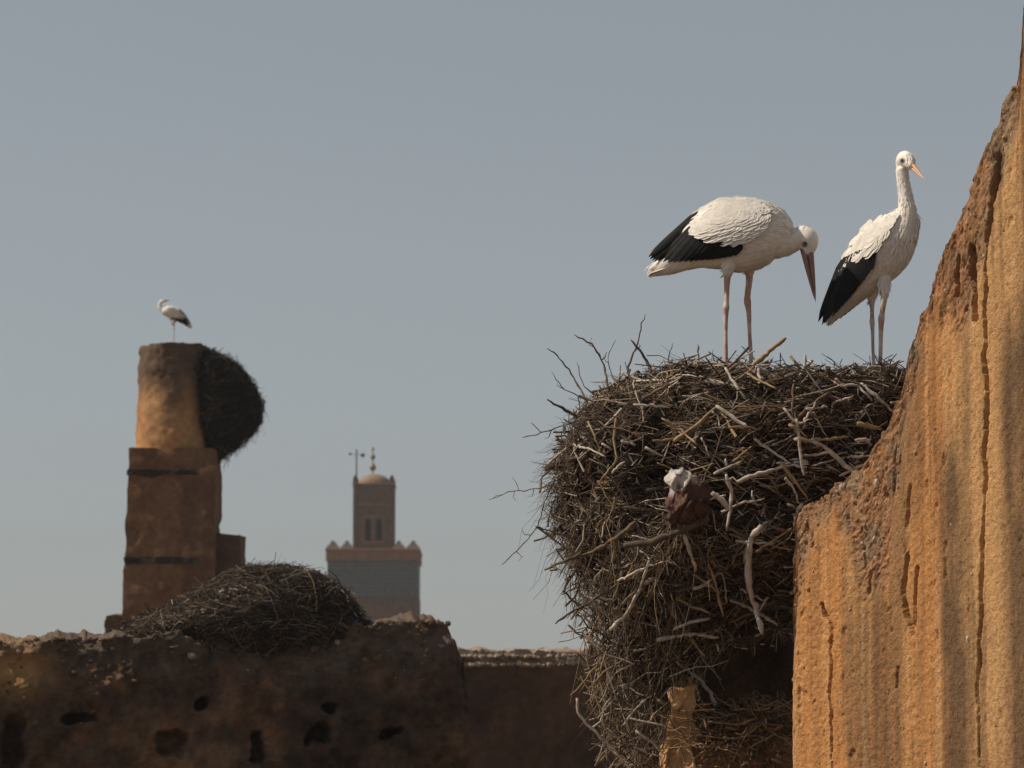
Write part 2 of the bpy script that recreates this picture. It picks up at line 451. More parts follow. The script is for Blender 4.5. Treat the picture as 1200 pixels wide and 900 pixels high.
mb, us, top = build_wall('rammed_earth_wall', OW, ow_top, 910, 0.55, 0.0062, 380, ow_disp, ow_col, M['earth'], 0.055, 22, 61,
                         extra_right=[(u1[0] + 0.6, u1[1] + 0.7), (u1[0] + 1.6, u1[1] + 0.75), (u1[0] + 3.2, u1[1] + 0.8)])
o_root = empty('rammed_earth_wall', OW.p0)
tag(o_root, 'sunlit orange rammed earth wall with crumbling sloping edge and long vertical crack', 'wall')
mb.build('earth_face', M['earth'], o_root, OW.p0)
# pebbles bedded in the crumbling band
pm = MB(); g = np.random.default_rng(5)
n_c = 2500
cu = g.uniform(us[8], ow_u(1200), n_c); ct = np.interp(cu, us, top); cdz = np.abs(g.normal(0, 0.4, n_c)) + 0.01
cdz[2000:] = g.uniform(.1, np.maximum(.12, ct[2000:] - 7.7))          # a little grit in the smoother face too
U_, Z_, dz_ = cu[None], (ct - cdz)[None], cdz[None]
keep = (Z_[0] > 7.5) & ((ow_erosion(U_, Z_, dz_)[0] > .5) | (np.arange(n_c) >= 2000)); cd_ = ow_disp(U_, Z_, dz_)[0]
sel = np.r_[np.where(keep[:2000])[0][:230], 2000 + np.where(keep[2000:])[0][:100]]
for cnt, q_ in enumerate(sel):
    u, tp, dz, d = cu[q_], ct[q_], cdz[q_], cd_[q_]
    r = g.choice([0.005, 0.008, 0.012, 0.02], p=[.4, .35, .2, .05])
    v, f = rock(r, 1000 + cnt)
    k = g.random()
    c = np.array([0.34, 0.21, 0.12]) * (0.5 + 0.7 * g.random()) if k < .85 else np.array([0.48, 0.37, 0.27])
    pm.add(v * np.array([.8, .8, 1.5]) + OW.pos(np.array(u), np.array(tp - dz), np.array(d - r * 0.2)), f, c)
tag(pm.build('bedded_pebbles', M['stone'], o_root, OW.p0, smooth=False), kind='stuff')

def behind_orange(P, margin=0.03):
    """True where a point is clear of (behind or left of) the orange wall"""
    d = (P - OW.p0) @ OW.n; u = (P - OW.p0) @ OW.u
    tp = np.interp(u, us, top, left=-1)
    inside = (d > -0.5) & (u > us[0] - 0.01) & (P[..., 2] < tp + 0.01)
    front = (d > -margin) & (u > us[0] - 0.02)
    return ~(inside | front)

# ------------------------------------------------------------------ nests
def nest_surface(slices, seed, lump=0.05, nphi=110, nt=90):
    """slices: (py, px_left, px_right, Y_centre, half_depth) from top to bottom"""
    sl = np.array(slices, float)
    t = np.linspace(0, len(sl) - 1, nt)
    k = np.arange(len(sl))
    py, pl, pr, Yc, rd = [np.interp(t, k, sl[:, i]) for i in range(5)]
    L = np.array([at(a, b, c) for a, b, c in zip(pl, py, Yc)]); R = np.array([at(a, b, c) for a, b, c in zip(pr, py, Yc)])
    C = (L + R) / 2; rx = (R[:, 0] - L[:, 0]) / 2
    ph = np.arange(nphi) / nphi * 2 * np.pi
    P = np.stack([C[:, 0][:, None] + rx[:, None] * np.cos(ph), C[:, 1][:, None] + rd[:, None] * np.sin(ph), np.repeat(C[:, 2][:, None], nphi, 1)], -1)
    Tu = np.roll(P, -1, 1) - np.roll(P, 1, 1); Tv = np.gradient(P, axis=0)
    Nn = nrm(np.cross(Tv, Tu))
    cen = C[:, None]
    s = np.sign(((P - cen) * Nn).sum(-1, keepdims=True) + 1e-9); s[np.abs(s) < .5] = 1
    Nn = Nn * s
    Nn[0] = (0, 0, 1); Nn[-1] = (0, 0, -1)
    sc = rx.max()
    damp = np.clip(rx / sc * 2, 0.15, 1)[:, None, None] * (1 - .6 * np.clip(Nn[..., 2:3], 0, 1))
    P2 = P + Nn * damp * (lump * fbm(P / sc, 3.4, 5, seed, 0.6)[..., None] + lump * 0.4 * fbm(P / sc, 12, 4, seed + 7, 0.6)[..., None])
    return P2, Nn, rx
def make_nest(name, label, slices, seed, n_twig, n_grass, n_stick, scale=1.0, lump=0.05, ok=None, hang_from=0.45, group=None, soil=(0.032, 0.024, 0.018), tone=1.0, stick_len=(0.16, 0.42), n_clod=0, loose=0.25):
    g = np.random.default_rng(seed)
    P, Nn, rx = nest_surface(slices, seed, lump)
    nt, nphi, _ = P.shape
    base = P[-1].mean(0)
    root = empty(name, base); tag(root, label, 'nest', group)
    cmb = MB(); 
    cc = np.array(soil) * (1 + 0.5 * fbm(P, 9 / scale, 4, seed + 2))[..., None]
    cmb.add(P.reshape(-1, 3), grid_faces(nt, nphi, wrap=True), cc.reshape(-1, 3))
    core = cmb.build('packed_core', M['soil'], root, base)
    bv = BVHTree.FromPolygons([tuple(x) for x in P.reshape(-1, 3)], grid_faces(nt, nphi, wrap=True).tolist())
    # area weights for sampling
    A = np.linalg.norm(np.cross(np.roll(P, -1, 1) - P, np.gradient(P, axis=0)), axis=-1)
    A = A * (1 + 1.3 * (Nn[..., 1] < 0.25))            # the side towards the terrace is thicker with sticks
    A = (A / A.sum()).ravel()
    def sample(n):
        i = g.choice(A.size, n, p=A); return P.reshape(-1, 3)[i], Nn.reshape(-1, 3)[i], (i // nphi) / nt
    def strands(n, lmin, lmax, lift, K=5, curve=0.35, jitter=0.08, spread=0.25, up=0.0):
        p, nn, t = sample(n)
        t1 = nrm(np.cross(nn, np.array([0, 0, 1.0])) + 1e-6); t2 = nrm(np.cross(nn, t1)); t2 = t2 * np.where(t2[:, 2:3] > 0, -1, 1)
        hang = sstep(hang_from, 1.0, t)
        al = g.normal(0, 0.6, n) + hang * g.normal(0.75, 0.7, n)
        al = np.where(g.random(n) < 0.5, np.pi - al, al)
        dr = t1 * np.cos(al)[:, None] + t2 * np.sin(al)[:, None] + nn * (g.normal(0.04, spread, n))[:, None]
        dr = nrm(dr)
        ln = g.uniform(lmin, lmax, n) * scale * np.where(g.random(n) < .12, 1.5, 1)
        x = np.linspace(-0.5, 0.5, K)
        pts = p[:, None] + nn[:, None] * (g.uniform(0, lift, n) * scale)[:, None, None] + dr[:, None] * (ln[:, None] * x)[..., None]
        pts = pts - nn[:, None] * ((x ** 2)[None, :, None] * ln[:, None, None] * curve * g.uniform(-.4, 1.6, (n, 1, 1)))
        kj = g.normal(0, jitter, (n, K, 3)) * ln[:, None, None] * 0.35
        kj[:, 0] *= 0.3
        pts = pts + kj
        pts[:, :, 2] -= (hang[:, None] * (x + .5) ** 2 * ln[:, None] * 0.25)
        if ok is not None:
            keep = ok(pts.reshape(-1, 3)).reshape(n, K).all(1); pts = pts[keep]
        return pts
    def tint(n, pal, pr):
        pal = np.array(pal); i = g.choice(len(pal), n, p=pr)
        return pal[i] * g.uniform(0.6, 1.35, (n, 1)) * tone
    PAL = [(0.05, 0.034, 0.024), (0.105, 0.07, 0.046), (0.175, 0.135, 0.1), (0.4, 0.34, 0.275), (0.25, 0.165, 0.085)]
    # twigs
    tm = MB()
    for frac, rr, l0, l1, sd in ((0.62, 0.0022, 0.1, 0.32, 4), (0.3, 0.0038, 0.12, 0.38, 5), (0.08, 0.0055, 0.14, 0.42, 5)):
        pts = strands(int(n_twig * frac), l0, l1, 0.045, spread=loose)
        n, K, _ = pts.shape
        R = (rr * scale * g.uniform(0.6, 1.4, (n, 1))) * np.linspace(1.1, 0.5, K)[None]
        v, f = tubes(pts, R, sd)
        patch = (1 + .9 * fbm(pts[:, 2], 4 / scale, 3, seed + 11))[:, None]
        tm.add(v, f, np.repeat(tint(n, PAL, [.34, .29, .17, .15, .05]) * np.clip(patch, .35, 1.8), K * sd, 0))
    tag(tm.build('fine_twigs', M['twig'], root, base), kind='stuff')
    # dry grass, roots and fibres
    gm = MB()
    pts = strands(n_grass, 0.08, 0.28, 0.03, 5, 0.5, 0.12, 0.3)
    n, K, _ = pts.shape
    sd = nrm(g.normal(0, 1, (n, 3)))
    W = (0.0016 * scale * g.uniform(.6, 2.0, (n, 1))) * np.array([.7, 1, 1, .8, .2])[None]
    v, f = ribbons(pts, W, sd)
    gm.add(v, f, np.repeat(tint(n, [(0.09, 0.065, 0.045), (0.14, 0.1, 0.068), (0.25, 0.185, 0.11), (0.36, 0.31, 0.25)], [.45, .36, .11, .08]), K * 2, 0))
    tag(gm.build('dry_grass', M['twig'], root, base), kind='stuff')
    if n_clod:      # clods of earth, bark and dung trodden in between the twigs
        cm = MB(); p, nn, t = sample(n_clod)
        for k in range(n_clod):
            if ok is not None and not ok(p[k:k + 1] + nn[k] * .05)[0]: continue
            v, f = rock(g.choice([.012, .02, .032, .05], p=[.4, .32, .2, .08]) * scale, seed * 1000 + k)
            a = g.uniform(0, 6.28); ca, sa = math.cos(a), math.sin(a)
            v = (v * np.array([1.4, 1, .6])) @ np.array([[ca, 0, sa], [0, 1, 0], [-sa, 0, ca]])
            cm.add(v + p[k] + nn[k] * g.uniform(.0, .03), f, np.array([(.07, .05, .036), (.12, .085, .06), (.19, .15, .115), (.15, .095, .055)][g.choice(4, p=[.4, .3, .15, .15])]) * g.uniform(.6, 1.3) * tone)
        tag(cm.build('clods', M['soil'], root, base, smooth=False), kind='stuff')
    # single sticks
    variants = []
    mats = [M['st_bleach'], M['st_brown'], M['st_dark'], M['st_straw']]
    for k in range(16):
        q = catmull(np.stack([np.linspace(-.5, .5, 5), np.r_[0, g.normal(0, .026, 3), 0], np.r_[0, g.normal(0, .026, 3), 0]], -1), 7)
        rad = np.linspace(1.15, 0.6, 7) * g.uniform(.9, 1.1, 7) * 0.017 * g.uniform(.7, 1.25)
        v, f = tubes(q[None], rad[None], 6)
        f = f.tolist() + [list(range(5, -1, -1)), list(range(36, 42))]
        if k % 3 == 0:      # a side shoot
            s = g.integers(2, 5); b = q[s]; e = b + np.array([0.18, *g.normal(0, .12, 2)])
            v2, f2 = tubes(np.linspace(b, e, 3)[None], np.array([[.009, .007, .004]]), 5)
            f = f + (f2 + len(v)).tolist(); v = np.vstack([v, v2])
        variants.append(mesh_data('stick', v, f, mats[(0, 1, 2, 0, 0, 1, 0, 3)[k % 8]]))
    pts = strands(int(n_stick * 1.6), stick_len[0], stick_len[1], 0.05, 5, 0.12, 0.02, 0.22)
    for q in pts[:n_stick]:
        a, b = q[0], q[-1]
        o = link('stick', variants[g.integers(16)], root)
        o.location = (a + b) / 2 - base
        o.rotation_mode = 'QUATERNION'
        o.rotation_quaternion = Vector(b - a).to_track_quat('X', 'Z')
        L = float(np.linalg.norm(b - a)); th = L * float(g.uniform(.7, 1.2)) if L < .3 * scale else .3 * scale * float(g.uniform(.6, 1.3))
        o.scale = (L, th, th)
    return root, base, bv, g

NY = 20.65
big = [(453, 860, 900, NY + .1, 0.08), (451, 800, 990, NY + .05, 0.42), (455, 768, 1055, NY, 0.64), (465, 726, 1078, NY, 0.8), (484, 698, 1090, NY, 0.88), (512, 674, 1092, NY, 0.94), (550, 662, 1085, NY, 0.95), (590, 666, 1068, NY, 0.92),
       (630, 684, 1035, NY, 0.86), (670, 704, 985, NY, 0.76), (705, 722, 925, NY, 0.58), (740, 742, 856, NY, 0.42), (775, 756, 806, NY - .05, 0.25), (805, 764, 790, NY - .08, 0.12), (830, 768, 782, NY - .08, 0.06)]
nest, nbase, nbv, _ = make_nest('stork_nest', 'huge shaggy stick nest under two storks, hanging beside the sunlit orange wall', big, 11, 10500, 7000, 175, 1.0, 0.27, behind_orange, n_clod=1500, loose=0.33)

def nest_at(px, py, off=0.05, guess=20.2):
    d = nrm(ray(px, py))
    h = nbv.ray_cast(Vector(CAM), Vector(d))
    if h[0] is None: return at(px, py, guess)
    return CAM + d * (h[3] - off)
def traced_stick(pts_px, r_px, mat, off=0.05, parent=nest, base=nbase, name='stick', Y=None, tip=0.55, fork=None, r_m=230.0):
    g = np.random.default_rng(int(pts_px[0][0] * 7 + pts_px[0][1]))
    off = off + (.04 if off > .04 else 0)
    P = [nest_at(p[0], p[1], off) if Y is None else at(p[0], p[1], Y) for p in pts_px]
    ys = [p[1] for p in P]
    hit = [nbv.ray_cast(Vector(CAM), Vector(nrm(ray(*p))))[0] is not None for p in pts_px]
    if Y is None and any(hit):
        yh = [y for y, h in zip(ys, hit) if h]; ym = min(yh)
        P = [at(p[0], p[1], (y * .35 + ym * .65) if h else (ym + .1)) for p, y, h in zip(pts_px, ys, hit)]
    n = max(6, len(P) * 3)
    P = np.array(P); sl = np.r_[0, np.cumsum(np.linalg.norm(np.diff(P, axis=0), axis=1))]; n = max(n, int(sl[-1] / .03) + 3)
    tq = np.linspace(0, sl[-1], n); lin = np.stack([np.interp(tq, sl, P[:, k]) for k in range(3)], -1)
    c = lin * .65 + catmull(P, n) * .35; c[1:-1] += g.normal(0, 0.0028, (n - 2, 3))
    r_px = r_px * .78
    R = np.linspace(1, tip, n) * r_px / r_m * g.uniform(.75, 1.25, n); R[0] *= .7; R[-1] *= .6
    v, f = tubes(c[None], R[None], 6)
    f = f.tolist() + [[5, 4, 3, 2, 1, 0], list(range((n - 1) * 6, n * 6))]
    v = list(v)
    for (k, dx, dy) in (fork or []):
        k = min(int(k * n), n - 1); b = c[k]; e = b + np.array([dx / r_m, g.normal(0, .02), -dy / r_m])
        m = (b + e) / 2 + g.normal(0, .012, 3)
        v2, f2 = tubes(np.array([b, m, e])[None], np.array([[.6, .5, .25]]) * r_px / r_m, 5)
        f += (f2 + len(v)).tolist(); v = v + list(v2)
    return mesh_obj(name, np.array(v) - base, f, mat, parent)
BL, BR, DK, SW = M['st_bleach'], M['st_brown'], M['st_dark'], M['st_straw']
T = traced_stick
# twigs that break the outline against the sky
T([(692, 480), (672, 442), (655, 418), (641, 408)], 1.7, BR, 0.0)
T([(713, 466), (709, 430), (695, 405), (673, 392)], 2.0, BR, 0.0, fork=[(.5, 6, -10), (.7, -3, -12)])
T([(727, 462), (738, 425), (747, 400), (756, 368)], 1.8, BR, 0.0, fork=[(.5, 5, -14)])
T([(768, 450), (760, 425), (750, 410), (739, 398)], 2.6, DK, 0.0)
T([(820, 436), (818, 404)], 1.6, BR, 0.0, tip=.8)
T([(790, 448), (783, 420), (788, 402)], 1.2, BR, 0.0)
T([(846, 440), (838, 424), (835, 412)], 1.3, BR, 0.0)
T([(730, 462), (716, 440), (712, 418), (722, 398)], 1.0, BR, 0.0, fork=[(.6, -6, -8)])
T([(702, 466), (683, 452), (676, 425)], 1.1, BR, 0.0)
T([(690, 470), (660, 455), (646, 435)], 1.0, BR, 0.0, fork=[(.5, -8, -10)])
T([(676, 487), (658, 478), (641, 468)], 2.3, DK, 0.0, tip=.8)
T([(668, 496), (640, 506), (612, 513)], 1.4, BR, 0.0, fork=[(.6, -12, -12), (.4, -8, 10)])
T([(650, 568), (625, 574), (600, 576), (573, 586)], 1.0, BR, 0.0, fork=[(.5, -8, -16), (.75, -12, 4), (.3, -6, 10), (.6, 2, 12)])
T([(652, 556), (638, 590), (628, 620), (606, 645), (588, 662)], 1.2, BR, 0.0, fork=[(.6, -10, -6), (.8, 2, 12)])
T([(675, 632), (650, 624), (627, 617)], 2.0, DK, 0.0)
T([(655, 540), (640, 545), (622, 540)], .9, BR, 0.0, fork=[(.5, -8, 8)])
T([(745, 612), (720, 632), (690, 648), (660, 658), (638, 668)], 3.6, BR, 0.06, fork=[(.9, -4, 6)])
T([(760, 668), (720, 688), (690, 706), (668, 718), (651, 731)], 2.4, DK, 0.04, tip=.8)
T([(700, 640), (676, 668), (660, 690), (668, 702), (688, 714)], 2.2, DK, 0.0, tip=.8, fork=[(.4, -8, 10)])
T([(708, 650), (698, 690), (694, 730), (691, 775)], 1.7, BR, 0.0, tip=.7)
T([(725, 670), (712, 712), (702, 745), (715, 768)], 1.5, BR, 0.0)
T([(680, 655), (676, 690), (672, 720)], 1.1, BR, 0.0)
T([(692, 690), (684, 720), (678, 742)], .9, BR, 0.0)
# sticks one can follow across the front
T([(715, 738), (732, 722), (742, 708), (752, 685), (762, 655)], 3.4, BL, 0.09, tip=.5)
T([(755, 684), (770, 676)], 4.0, BL, 0.12, tip=.9)
T([(732, 640), (765, 634), (795, 624), (832, 608)], 6.0, DK, 0.1, tip=.8)
T([(893, 615), (880, 632), (876, 660), (878, 690), (886, 715), (893, 743)], 5.0, BL, 0.1, tip=.8)
T([(856, 703), (878, 712), (895, 722), (911, 733)], 3.2, BL, 0.1, tip=.8)
T([(900, 700), (890, 715), (886, 725)], 2.2, BL, 0.1)
T([(770, 750), (792, 746), (815, 743), (842, 747)], 3.4, BL, 0.1, tip=.8)
T([(851, 556), (858, 580), (855, 600), (851, 622)], 3.0, BL, 0.1, tip=.7, fork=[(.1, 12, 2)])
T([(834, 577), (845, 586), (856, 597)], 4.6, BL, 0.12, tip=.8)
T([(884, 514), (902, 527), (927, 543)], 3.0, BL, 0.1)
T([(1000, 553), (980, 535), (962, 521), (935, 512)], 4.2, BL, 0.1, tip=.55, fork=[(.45, -32, 4)])
T([(862, 565), (895, 553), (932, 544)], 3.4, BL, 0.1, fork=[(.4, 16, -2)])
T([(1004, 497), (1018, 500), (1032, 503)], 5.0, SW, 0.1, tip=.7)
T([(918, 478), (935, 496), (952, 491)], 2.4, BL, 0.08)
T([(945, 479), (970, 477)], 2.6, BL, 0.08)
T([(1000, 464), (978, 472), (973, 484)], 2.2, BL, 0.08)
T([(986, 452), (1004, 452), (1016, 462), (1022, 470)], 2.6, BL, 0.08)
T([(742, 474), (765, 476), (785, 478)], 2.4, BL, 0.08)
T([(722, 490), (719, 515), (723, 540), (702, 566), (722, 598)], 2.2, SW, 0.06)
T([(728, 516), (745, 522)], 3.0, BL, 0.08)
T([(756, 524), (780, 536)], 2.4, BL, 0.08)
T([(705, 520), (716, 526)], 2.2, BL, 0.08)
T([(874, 436), (898, 415), (909, 405), (921, 396)], 3.6, SW, 0.0, tip=.9)
T([(930, 448), (940, 438), (945, 424), (944, 416)], 3.0, BL, 0.02, tip=.8)
T([(920, 445), (945, 432), (968, 427)], 2.4, DK, 0.02)
T([(886, 430), (905, 440), (926, 452)], 3.2, BL, 0.04)
T([(889, 432), (891, 448), (896, 456)], 3.0, BL, 0.06)
T([(930, 450), (928, 480), (932, 512)], 2.0, BR, 0.07)
T([(676, 818), (678, 838), (700, 860), (725, 885), (742, 905)], 2.4, BL, 0.05, tip=.9)
T([(700, 780), (678, 805), (668, 815)], 1.4, SW, 0.0, fork=[(.5, -4, 12)])
T([(712, 760), (702, 790), (700, 810), (688, 830)], 1.6, SW, 0.03, fork=[(.5, 10, 10), (.6, -10, 10)])
T([(820, 690), (845, 670), (850, 690), (852, 706)], 2.0, BL, 0.08)
T([(800, 625), (808, 645), (816, 668)], 3.6, BL, 0.1)
T([(862, 634), (880, 636), (908, 637)], 2.6, BL, 0.1)
T([(792, 775), (815, 792), (832, 812), (838, 828)], 2.0, BL, 0.05, tip=1.8)
T([(760, 812), (775, 822), (790, 834)], 3.0, BL, 0.08)
T([(757, 820), (742, 835), (730, 850)], 2.4, BL, 0.06)
T([(745, 855), (765, 872), (780, 885)], 2.6, BL, 0.05)
T([(772, 765), (755, 790), (735, 812), (715, 830)], 2.4, BR, 0.06)
T([(845, 600), (870, 590), (896, 584)], 2.4, BL, 0.1)
T([(800, 560), (785, 548), (770, 542)], 2.0, SW, 0.08)
T([(920, 560), (930, 572), (936, 590)], 2.6, BL, 0.1)
T([(940, 590), (932, 604), (930, 618)], 3.0, BL, 0.1)
# more broken pale and brown lengths, mostly on the right half
g = np.random.default_rng(404); made = 0
while made < 62:
    px, py = g.uniform(690, 1040), g.uniform(442, 790)
    if g.random() > (.35 if px < 800 else 1): continue
    if 765 < px < 850 and 530 < py < 640: continue
    L = g.uniform(9, 34); a = g.normal(0.2, .75); e = (px + L * math.cos(a), py + L * math.sin(a))
    q0, q1 = nest_at(px, py, .06, -1), nest_at(*e, .06, -1)
    if q0[1] < 0 or q1[1] < 0 or not behind_orange(np.array([q0, q1]), .05).all(): continue
    T([(px - L * math.cos(a), py - L * math.sin(a)), (px + g.normal(0, 1.5), py + g.normal(0, 1.5)), e], g.uniform(1.3, 3.2), [BL, BL, BR, SW][g.integers(4)], .07, tip=g.uniform(.5, .9)); made += 1
# long fibres and roots trailing from the left underside
g = np.random.default_rng(77)
fm = MB()
for k in range(420):
    px = g.uniform(648, 820); py = g.uniform(560, 800)
    if px < 648 + max(0, (py - 600)) * 0.28: continue
    p = nest_at(px, py, g.uniform(0.01, 0.07), 20.4)
    ln = g.uniform(0.1, 0.5); K = 6; x = np.linspace(0, 1, K)
    dx = g.normal(-0.12, 0.22); dy = g.normal(-0.05, 0.15)
    c = p + np.stack([dx * ln * x + 0.03 * np.sin(x * g.uniform(2, 7) + g.uniform(0, 6)) * ln * 2, dy * ln * x, -ln * (x * 0.35 + 0.65 * x ** 1.6)], -1) + g.normal(0, 0.012, (K, 3))
    if not behind_orange(c).all(): continue
    R = np.linspace(1.2, .45, K) * g.choice([0.0013, 0.002, 0.0032], p=[.5, .35, .15])
    v, f = tubes(c[None], R[None], 4)
    col = np.array([(0.1, 0.07, 0.048), (0.17, 0.125, 0.085), (0.3, 0.23, 0.15)][g.choice(3, p=[.45, .38, .17])]) * g.uniform(.7, 1.3)
    fm.add(v, f, col)
for k in range(820):
    py = g.uniform(600, 900); lx = np.interp(py, [640, 700, 760, 830, 900], [672, 690, 700, 708, 722]); rx2 = np.interp(py, [640, 700, 760, 800, 830, 900], [930, 880, 850, 822, 790, 776])
    px = g.uniform(lx, rx2) if k % 5 < 3 else g.uniform(lx - 12, lx + 36)
    p = nest_at(px, py, g.uniform(.02, .1), 20.45 + g.normal(0, .15))
    ln = g.uniform(.1, .34); a = g.normal(0.95, .6) * (1 if g.random() < .62 else -1); K = 5; x = np.linspace(-.5, .5, K)
    d = nrm(np.array([math.cos(a), g.normal(0, .3), math.sin(a)]))
    c = p + d * (ln * x)[:, None] + g.normal(0, .009, (K, 3))
    if not behind_orange(c).all(): continue
    v, f = tubes(c[None], (np.linspace(1.2, .6, K) * g.choice([.0018, .003, .005], p=[.35, .4, .25]))[None], 5)
    fm.add(v, f, np.array([(.07, .05, .036), (.15, .115, .085), (.38, .32, .26), (.26, .18, .1)][g.choice(4, p=[.28, .32, .26, .14])]) * g.uniform(.7, 1.3))
# spiky wisps along the left flank
for k in range(620):
    py = g.uniform(450, 700); t = (py - 450) / 250
    px = np.interp(py, [450, 480, 520, 560, 600, 650, 700], [735, 694, 664, 650, 654, 674, 696]) + abs(g.normal(0, 14))
    p = nest_at(px, py, 0.0, 20.6)
    ln = g.uniform(0.05, 0.2); K = 5; x = np.linspace(0, 1, K)
    d = nrm(np.array([-1, g.normal(-.2, .5), g.normal(0.15 - 1.2 * t, .5)]))
    c = p + d * (ln * x)[:, None] + np.array([0, 0, -1]) * (x ** 2 * ln * g.uniform(0, .6))[:, None] + g.normal(0, 0.005, (K, 3))
    v, f = tubes(c[None], (np.linspace(1.1, .3, K) * g.uniform(0.0008, 0.002))[None], 4)
    fm.add(v, f, np.array([0.12, 0.085, 0.06]) * g.uniform(.6, 1.6))
tag(fm.build('hanging_fibres', M['twig'], nest, nbase), kind='stuff')
# scraps of down, bone, paper and wood chips caught between the sticks
sm = MB()
for k in range(520):
    px = g.uniform(660, 1050); py = g.uniform(434, 760) if px > 720 else g.uniform(480, 640)
    p = nest_at(px, py, g.uniform(0.03, 0.06))
    if not behind_orange(p[None])[0]: continue
    r = g.choice([0.006, 0.01, 0.016, 0.024], p=[.38, .36, .2, .06])
    v, f = rock(r, 3000 + k)
    a = g.uniform(0, 6.28); ca, sa = math.cos(a), math.sin(a)
    v = v * np.array([1.4, .4, .45]) @ np.array([[ca, 0, sa], [0, 1, 0], [-sa, 0, ca]])
    col = np.array([(0.58, 0.54, 0.5), (0.4, 0.33, 0.26), (0.5, 0.4, 0.33), (0.33, 0.35, 0.36)][g.choice(4, p=[.25, .4, .2, .15])]) * g.uniform(.6, 1.1)
    sm.add(v + p, f, col)
for k in range(260):
    px = g.uniform(700, 1045); py = g.uniform(445, 720)
    p = nest_at(px, py, g.uniform(.045, .075))
    if p[1] > 21 or not behind_orange(p[None], .06)[0]: continue
    v, f = rock(g.uniform(.008, .018), 4000 + k)
    a = g.normal(.2, .7); ca, sa = math.cos(a), math.sin(a)
    v = v * np.array([3.0, .35, .38]) @ np.array([[ca, 0, sa], [0, 1, 0], [-sa, 0, ca]])
    sm.add(v + p, f, np.array([(.5, .44, .37), (.3, .21, .15), (.38, .31, .24)][g.integers(3)]) * g.uniform(.6, 1.15))
for (cx, cy, n, sp) in ((913, 437, 22, 8), (966, 459, 10, 6), (935, 541, 16, 7), (1030, 530, 12, 8), (688, 506, 10, 9)):
    for k in range(n):
        p = nest_at(cx + g.normal(0, sp), cy + g.normal(0, sp * .45), g.uniform(.04, .07))
        v, f = rock(g.uniform(.008, .02), 5000 + k + cx)
        sm.add(v * np.array([1.3, .6, .6]) + p, f, np.array([0.55, 0.55, 0.54]) * g.uniform(.7, 1.1))
tag(sm.build('scraps', M['stone'], nest, nbase, smooth=False), kind='stuff')
# the folded rag: maroon-brown cloth with a whitish corner
nu, nv = 22, 26
rg = MB(); V = []; Cc = []
outl = [(779, 562), (784, 551), (798, 546), (811, 552), (817, 560), (832, 566), (838, 584), (831, 590), (836, 602), (816, 606), (806, 618), (792, 614), (781, 624), (784, 602), (779, 588), (784, 576)]
oc = np.array([poly_lerp(outl + outl[:1], k / 60) for k in range(60)]) + np.random.default_rng(9).normal(0, 1.3, (60, 2))
cen = np.array([806, 586]); rings = 20; rag_y = nest_at(806, 590, 0.075)[1]
for i in range(rings):
    s = (i + 0.0001) / (rings - 1)
    for k in range(60):
        q = cen + (oc[k] - cen) * s
        fold = float(fbm(np.array([[q[0] * .05 + q[1] * .03, q[1] * .012 - q[0] * .01, 0]]), 2.2, 4, 301, .6)[0])
        y = rag_y - 0.03 * (1 - s ** 2) + 0.05 * s ** 3 - .075 * abs(fold) + .02 * fold
        V.append(at(q[0], q[1], y))
        wht = sstep(6, -6, (q[1] - 571) + (q[0] - 795) * 0.55 + 5 * math.sin(q[0] * .5))
        Cc.append(np.array([0.1, 0.055, 0.042]) * (1 - wht) + np.array([0.5, 0.46, 0.43]) * wht)
mesh_obj('rag', np.array(V) - nbase, grid_faces(rings, 60, wrap=True).tolist(), M['rag'], nest, True, np.array(Cc))

# ------------------------------------------------------------------ pier that carries the nest
def rough_box(x0, x1, y0, y1, z0, z1, cell, amp, scale, seed, colour, taper=(0, 0, 0, 0), mb=None, holes=None):
    """box of earth masonry; every face a grid pushed about by 3-D noise. taper: how far x0,x1,y0,y1 move inwards at the top"""
    mb = mb or MB()
    nx, ny, nz = [max(2, int((b - a) / c) + 1) for a, b, c in ((x0, x1, cell), (y0, y1, cell), (z0, z1, cell))]
    X, Y, Z = np.linspace(0, 1, nx), np.linspace(0, 1, ny), np.linspace(0, 1, nz)
    def put(a, b, c, flip):
        a, b, c = np.broadcast_arrays(a, b, c)
        xx0 = x0 + taper[0] * c; xx1 = x1 - taper[1] * c; yy0 = y0 + taper[2] * c; yy1 = y1 - taper[3] * c
        P = np.stack([xx0 + (xx1 - xx0) * a, yy0 + (yy1 - yy0) * b, z0 + (z1 - z0) * c], -1)
        dvec = np.stack([fbm(P, scale, 5, seed + k, 0.58) for k in range(3)], -1) * amp
        P2 = P + dvec
        mb.add(P2.reshape(-1, 3), grid_faces(P.shape[0], P.shape[1], flip), colour(P).reshape(-1, 3))
    put(X[None], 0.0, Z[:, None], False); put(X[None], 1.0, Z[:, None], True)
    put(0.0, Y[None], Z[:, None], True); put(1.0, Y[None], Z[:, None], False)
    put(X[None], Y[:, None], 1.0, False); put(X[None], Y[:, None], 0.0, True)
    return mb
def earth_colour(c1, c2, scale, seed, streak=0.0, dark=None):
    c1, c2 = np.array(c1), np.array(c2)
    def f(P):
        a = sstep(-0.35, 0.35, fbm(P, scale, 5, seed, 0.6))[..., None]
        c = c1 * (1 - a) + c2 * a
        if dark is not None:
            s = sstep(0.0, 0.4, fbm(P * np.array([1, 1, 0.15]), scale * 2, 4, seed + 5))[..., None] * streak
            c = c * (1 - s) + np.array(dark) * s
        return c
    return f
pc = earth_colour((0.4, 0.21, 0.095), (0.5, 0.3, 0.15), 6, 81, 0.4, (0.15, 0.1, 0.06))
PF = 20.12
pa = at(777, 905, PF); pb = at(940, 905, PF)
pier = empty('earth_pier', ((pa[0] + pb[0]) / 2, 20.95, 0)); po = np.array(pier.location)
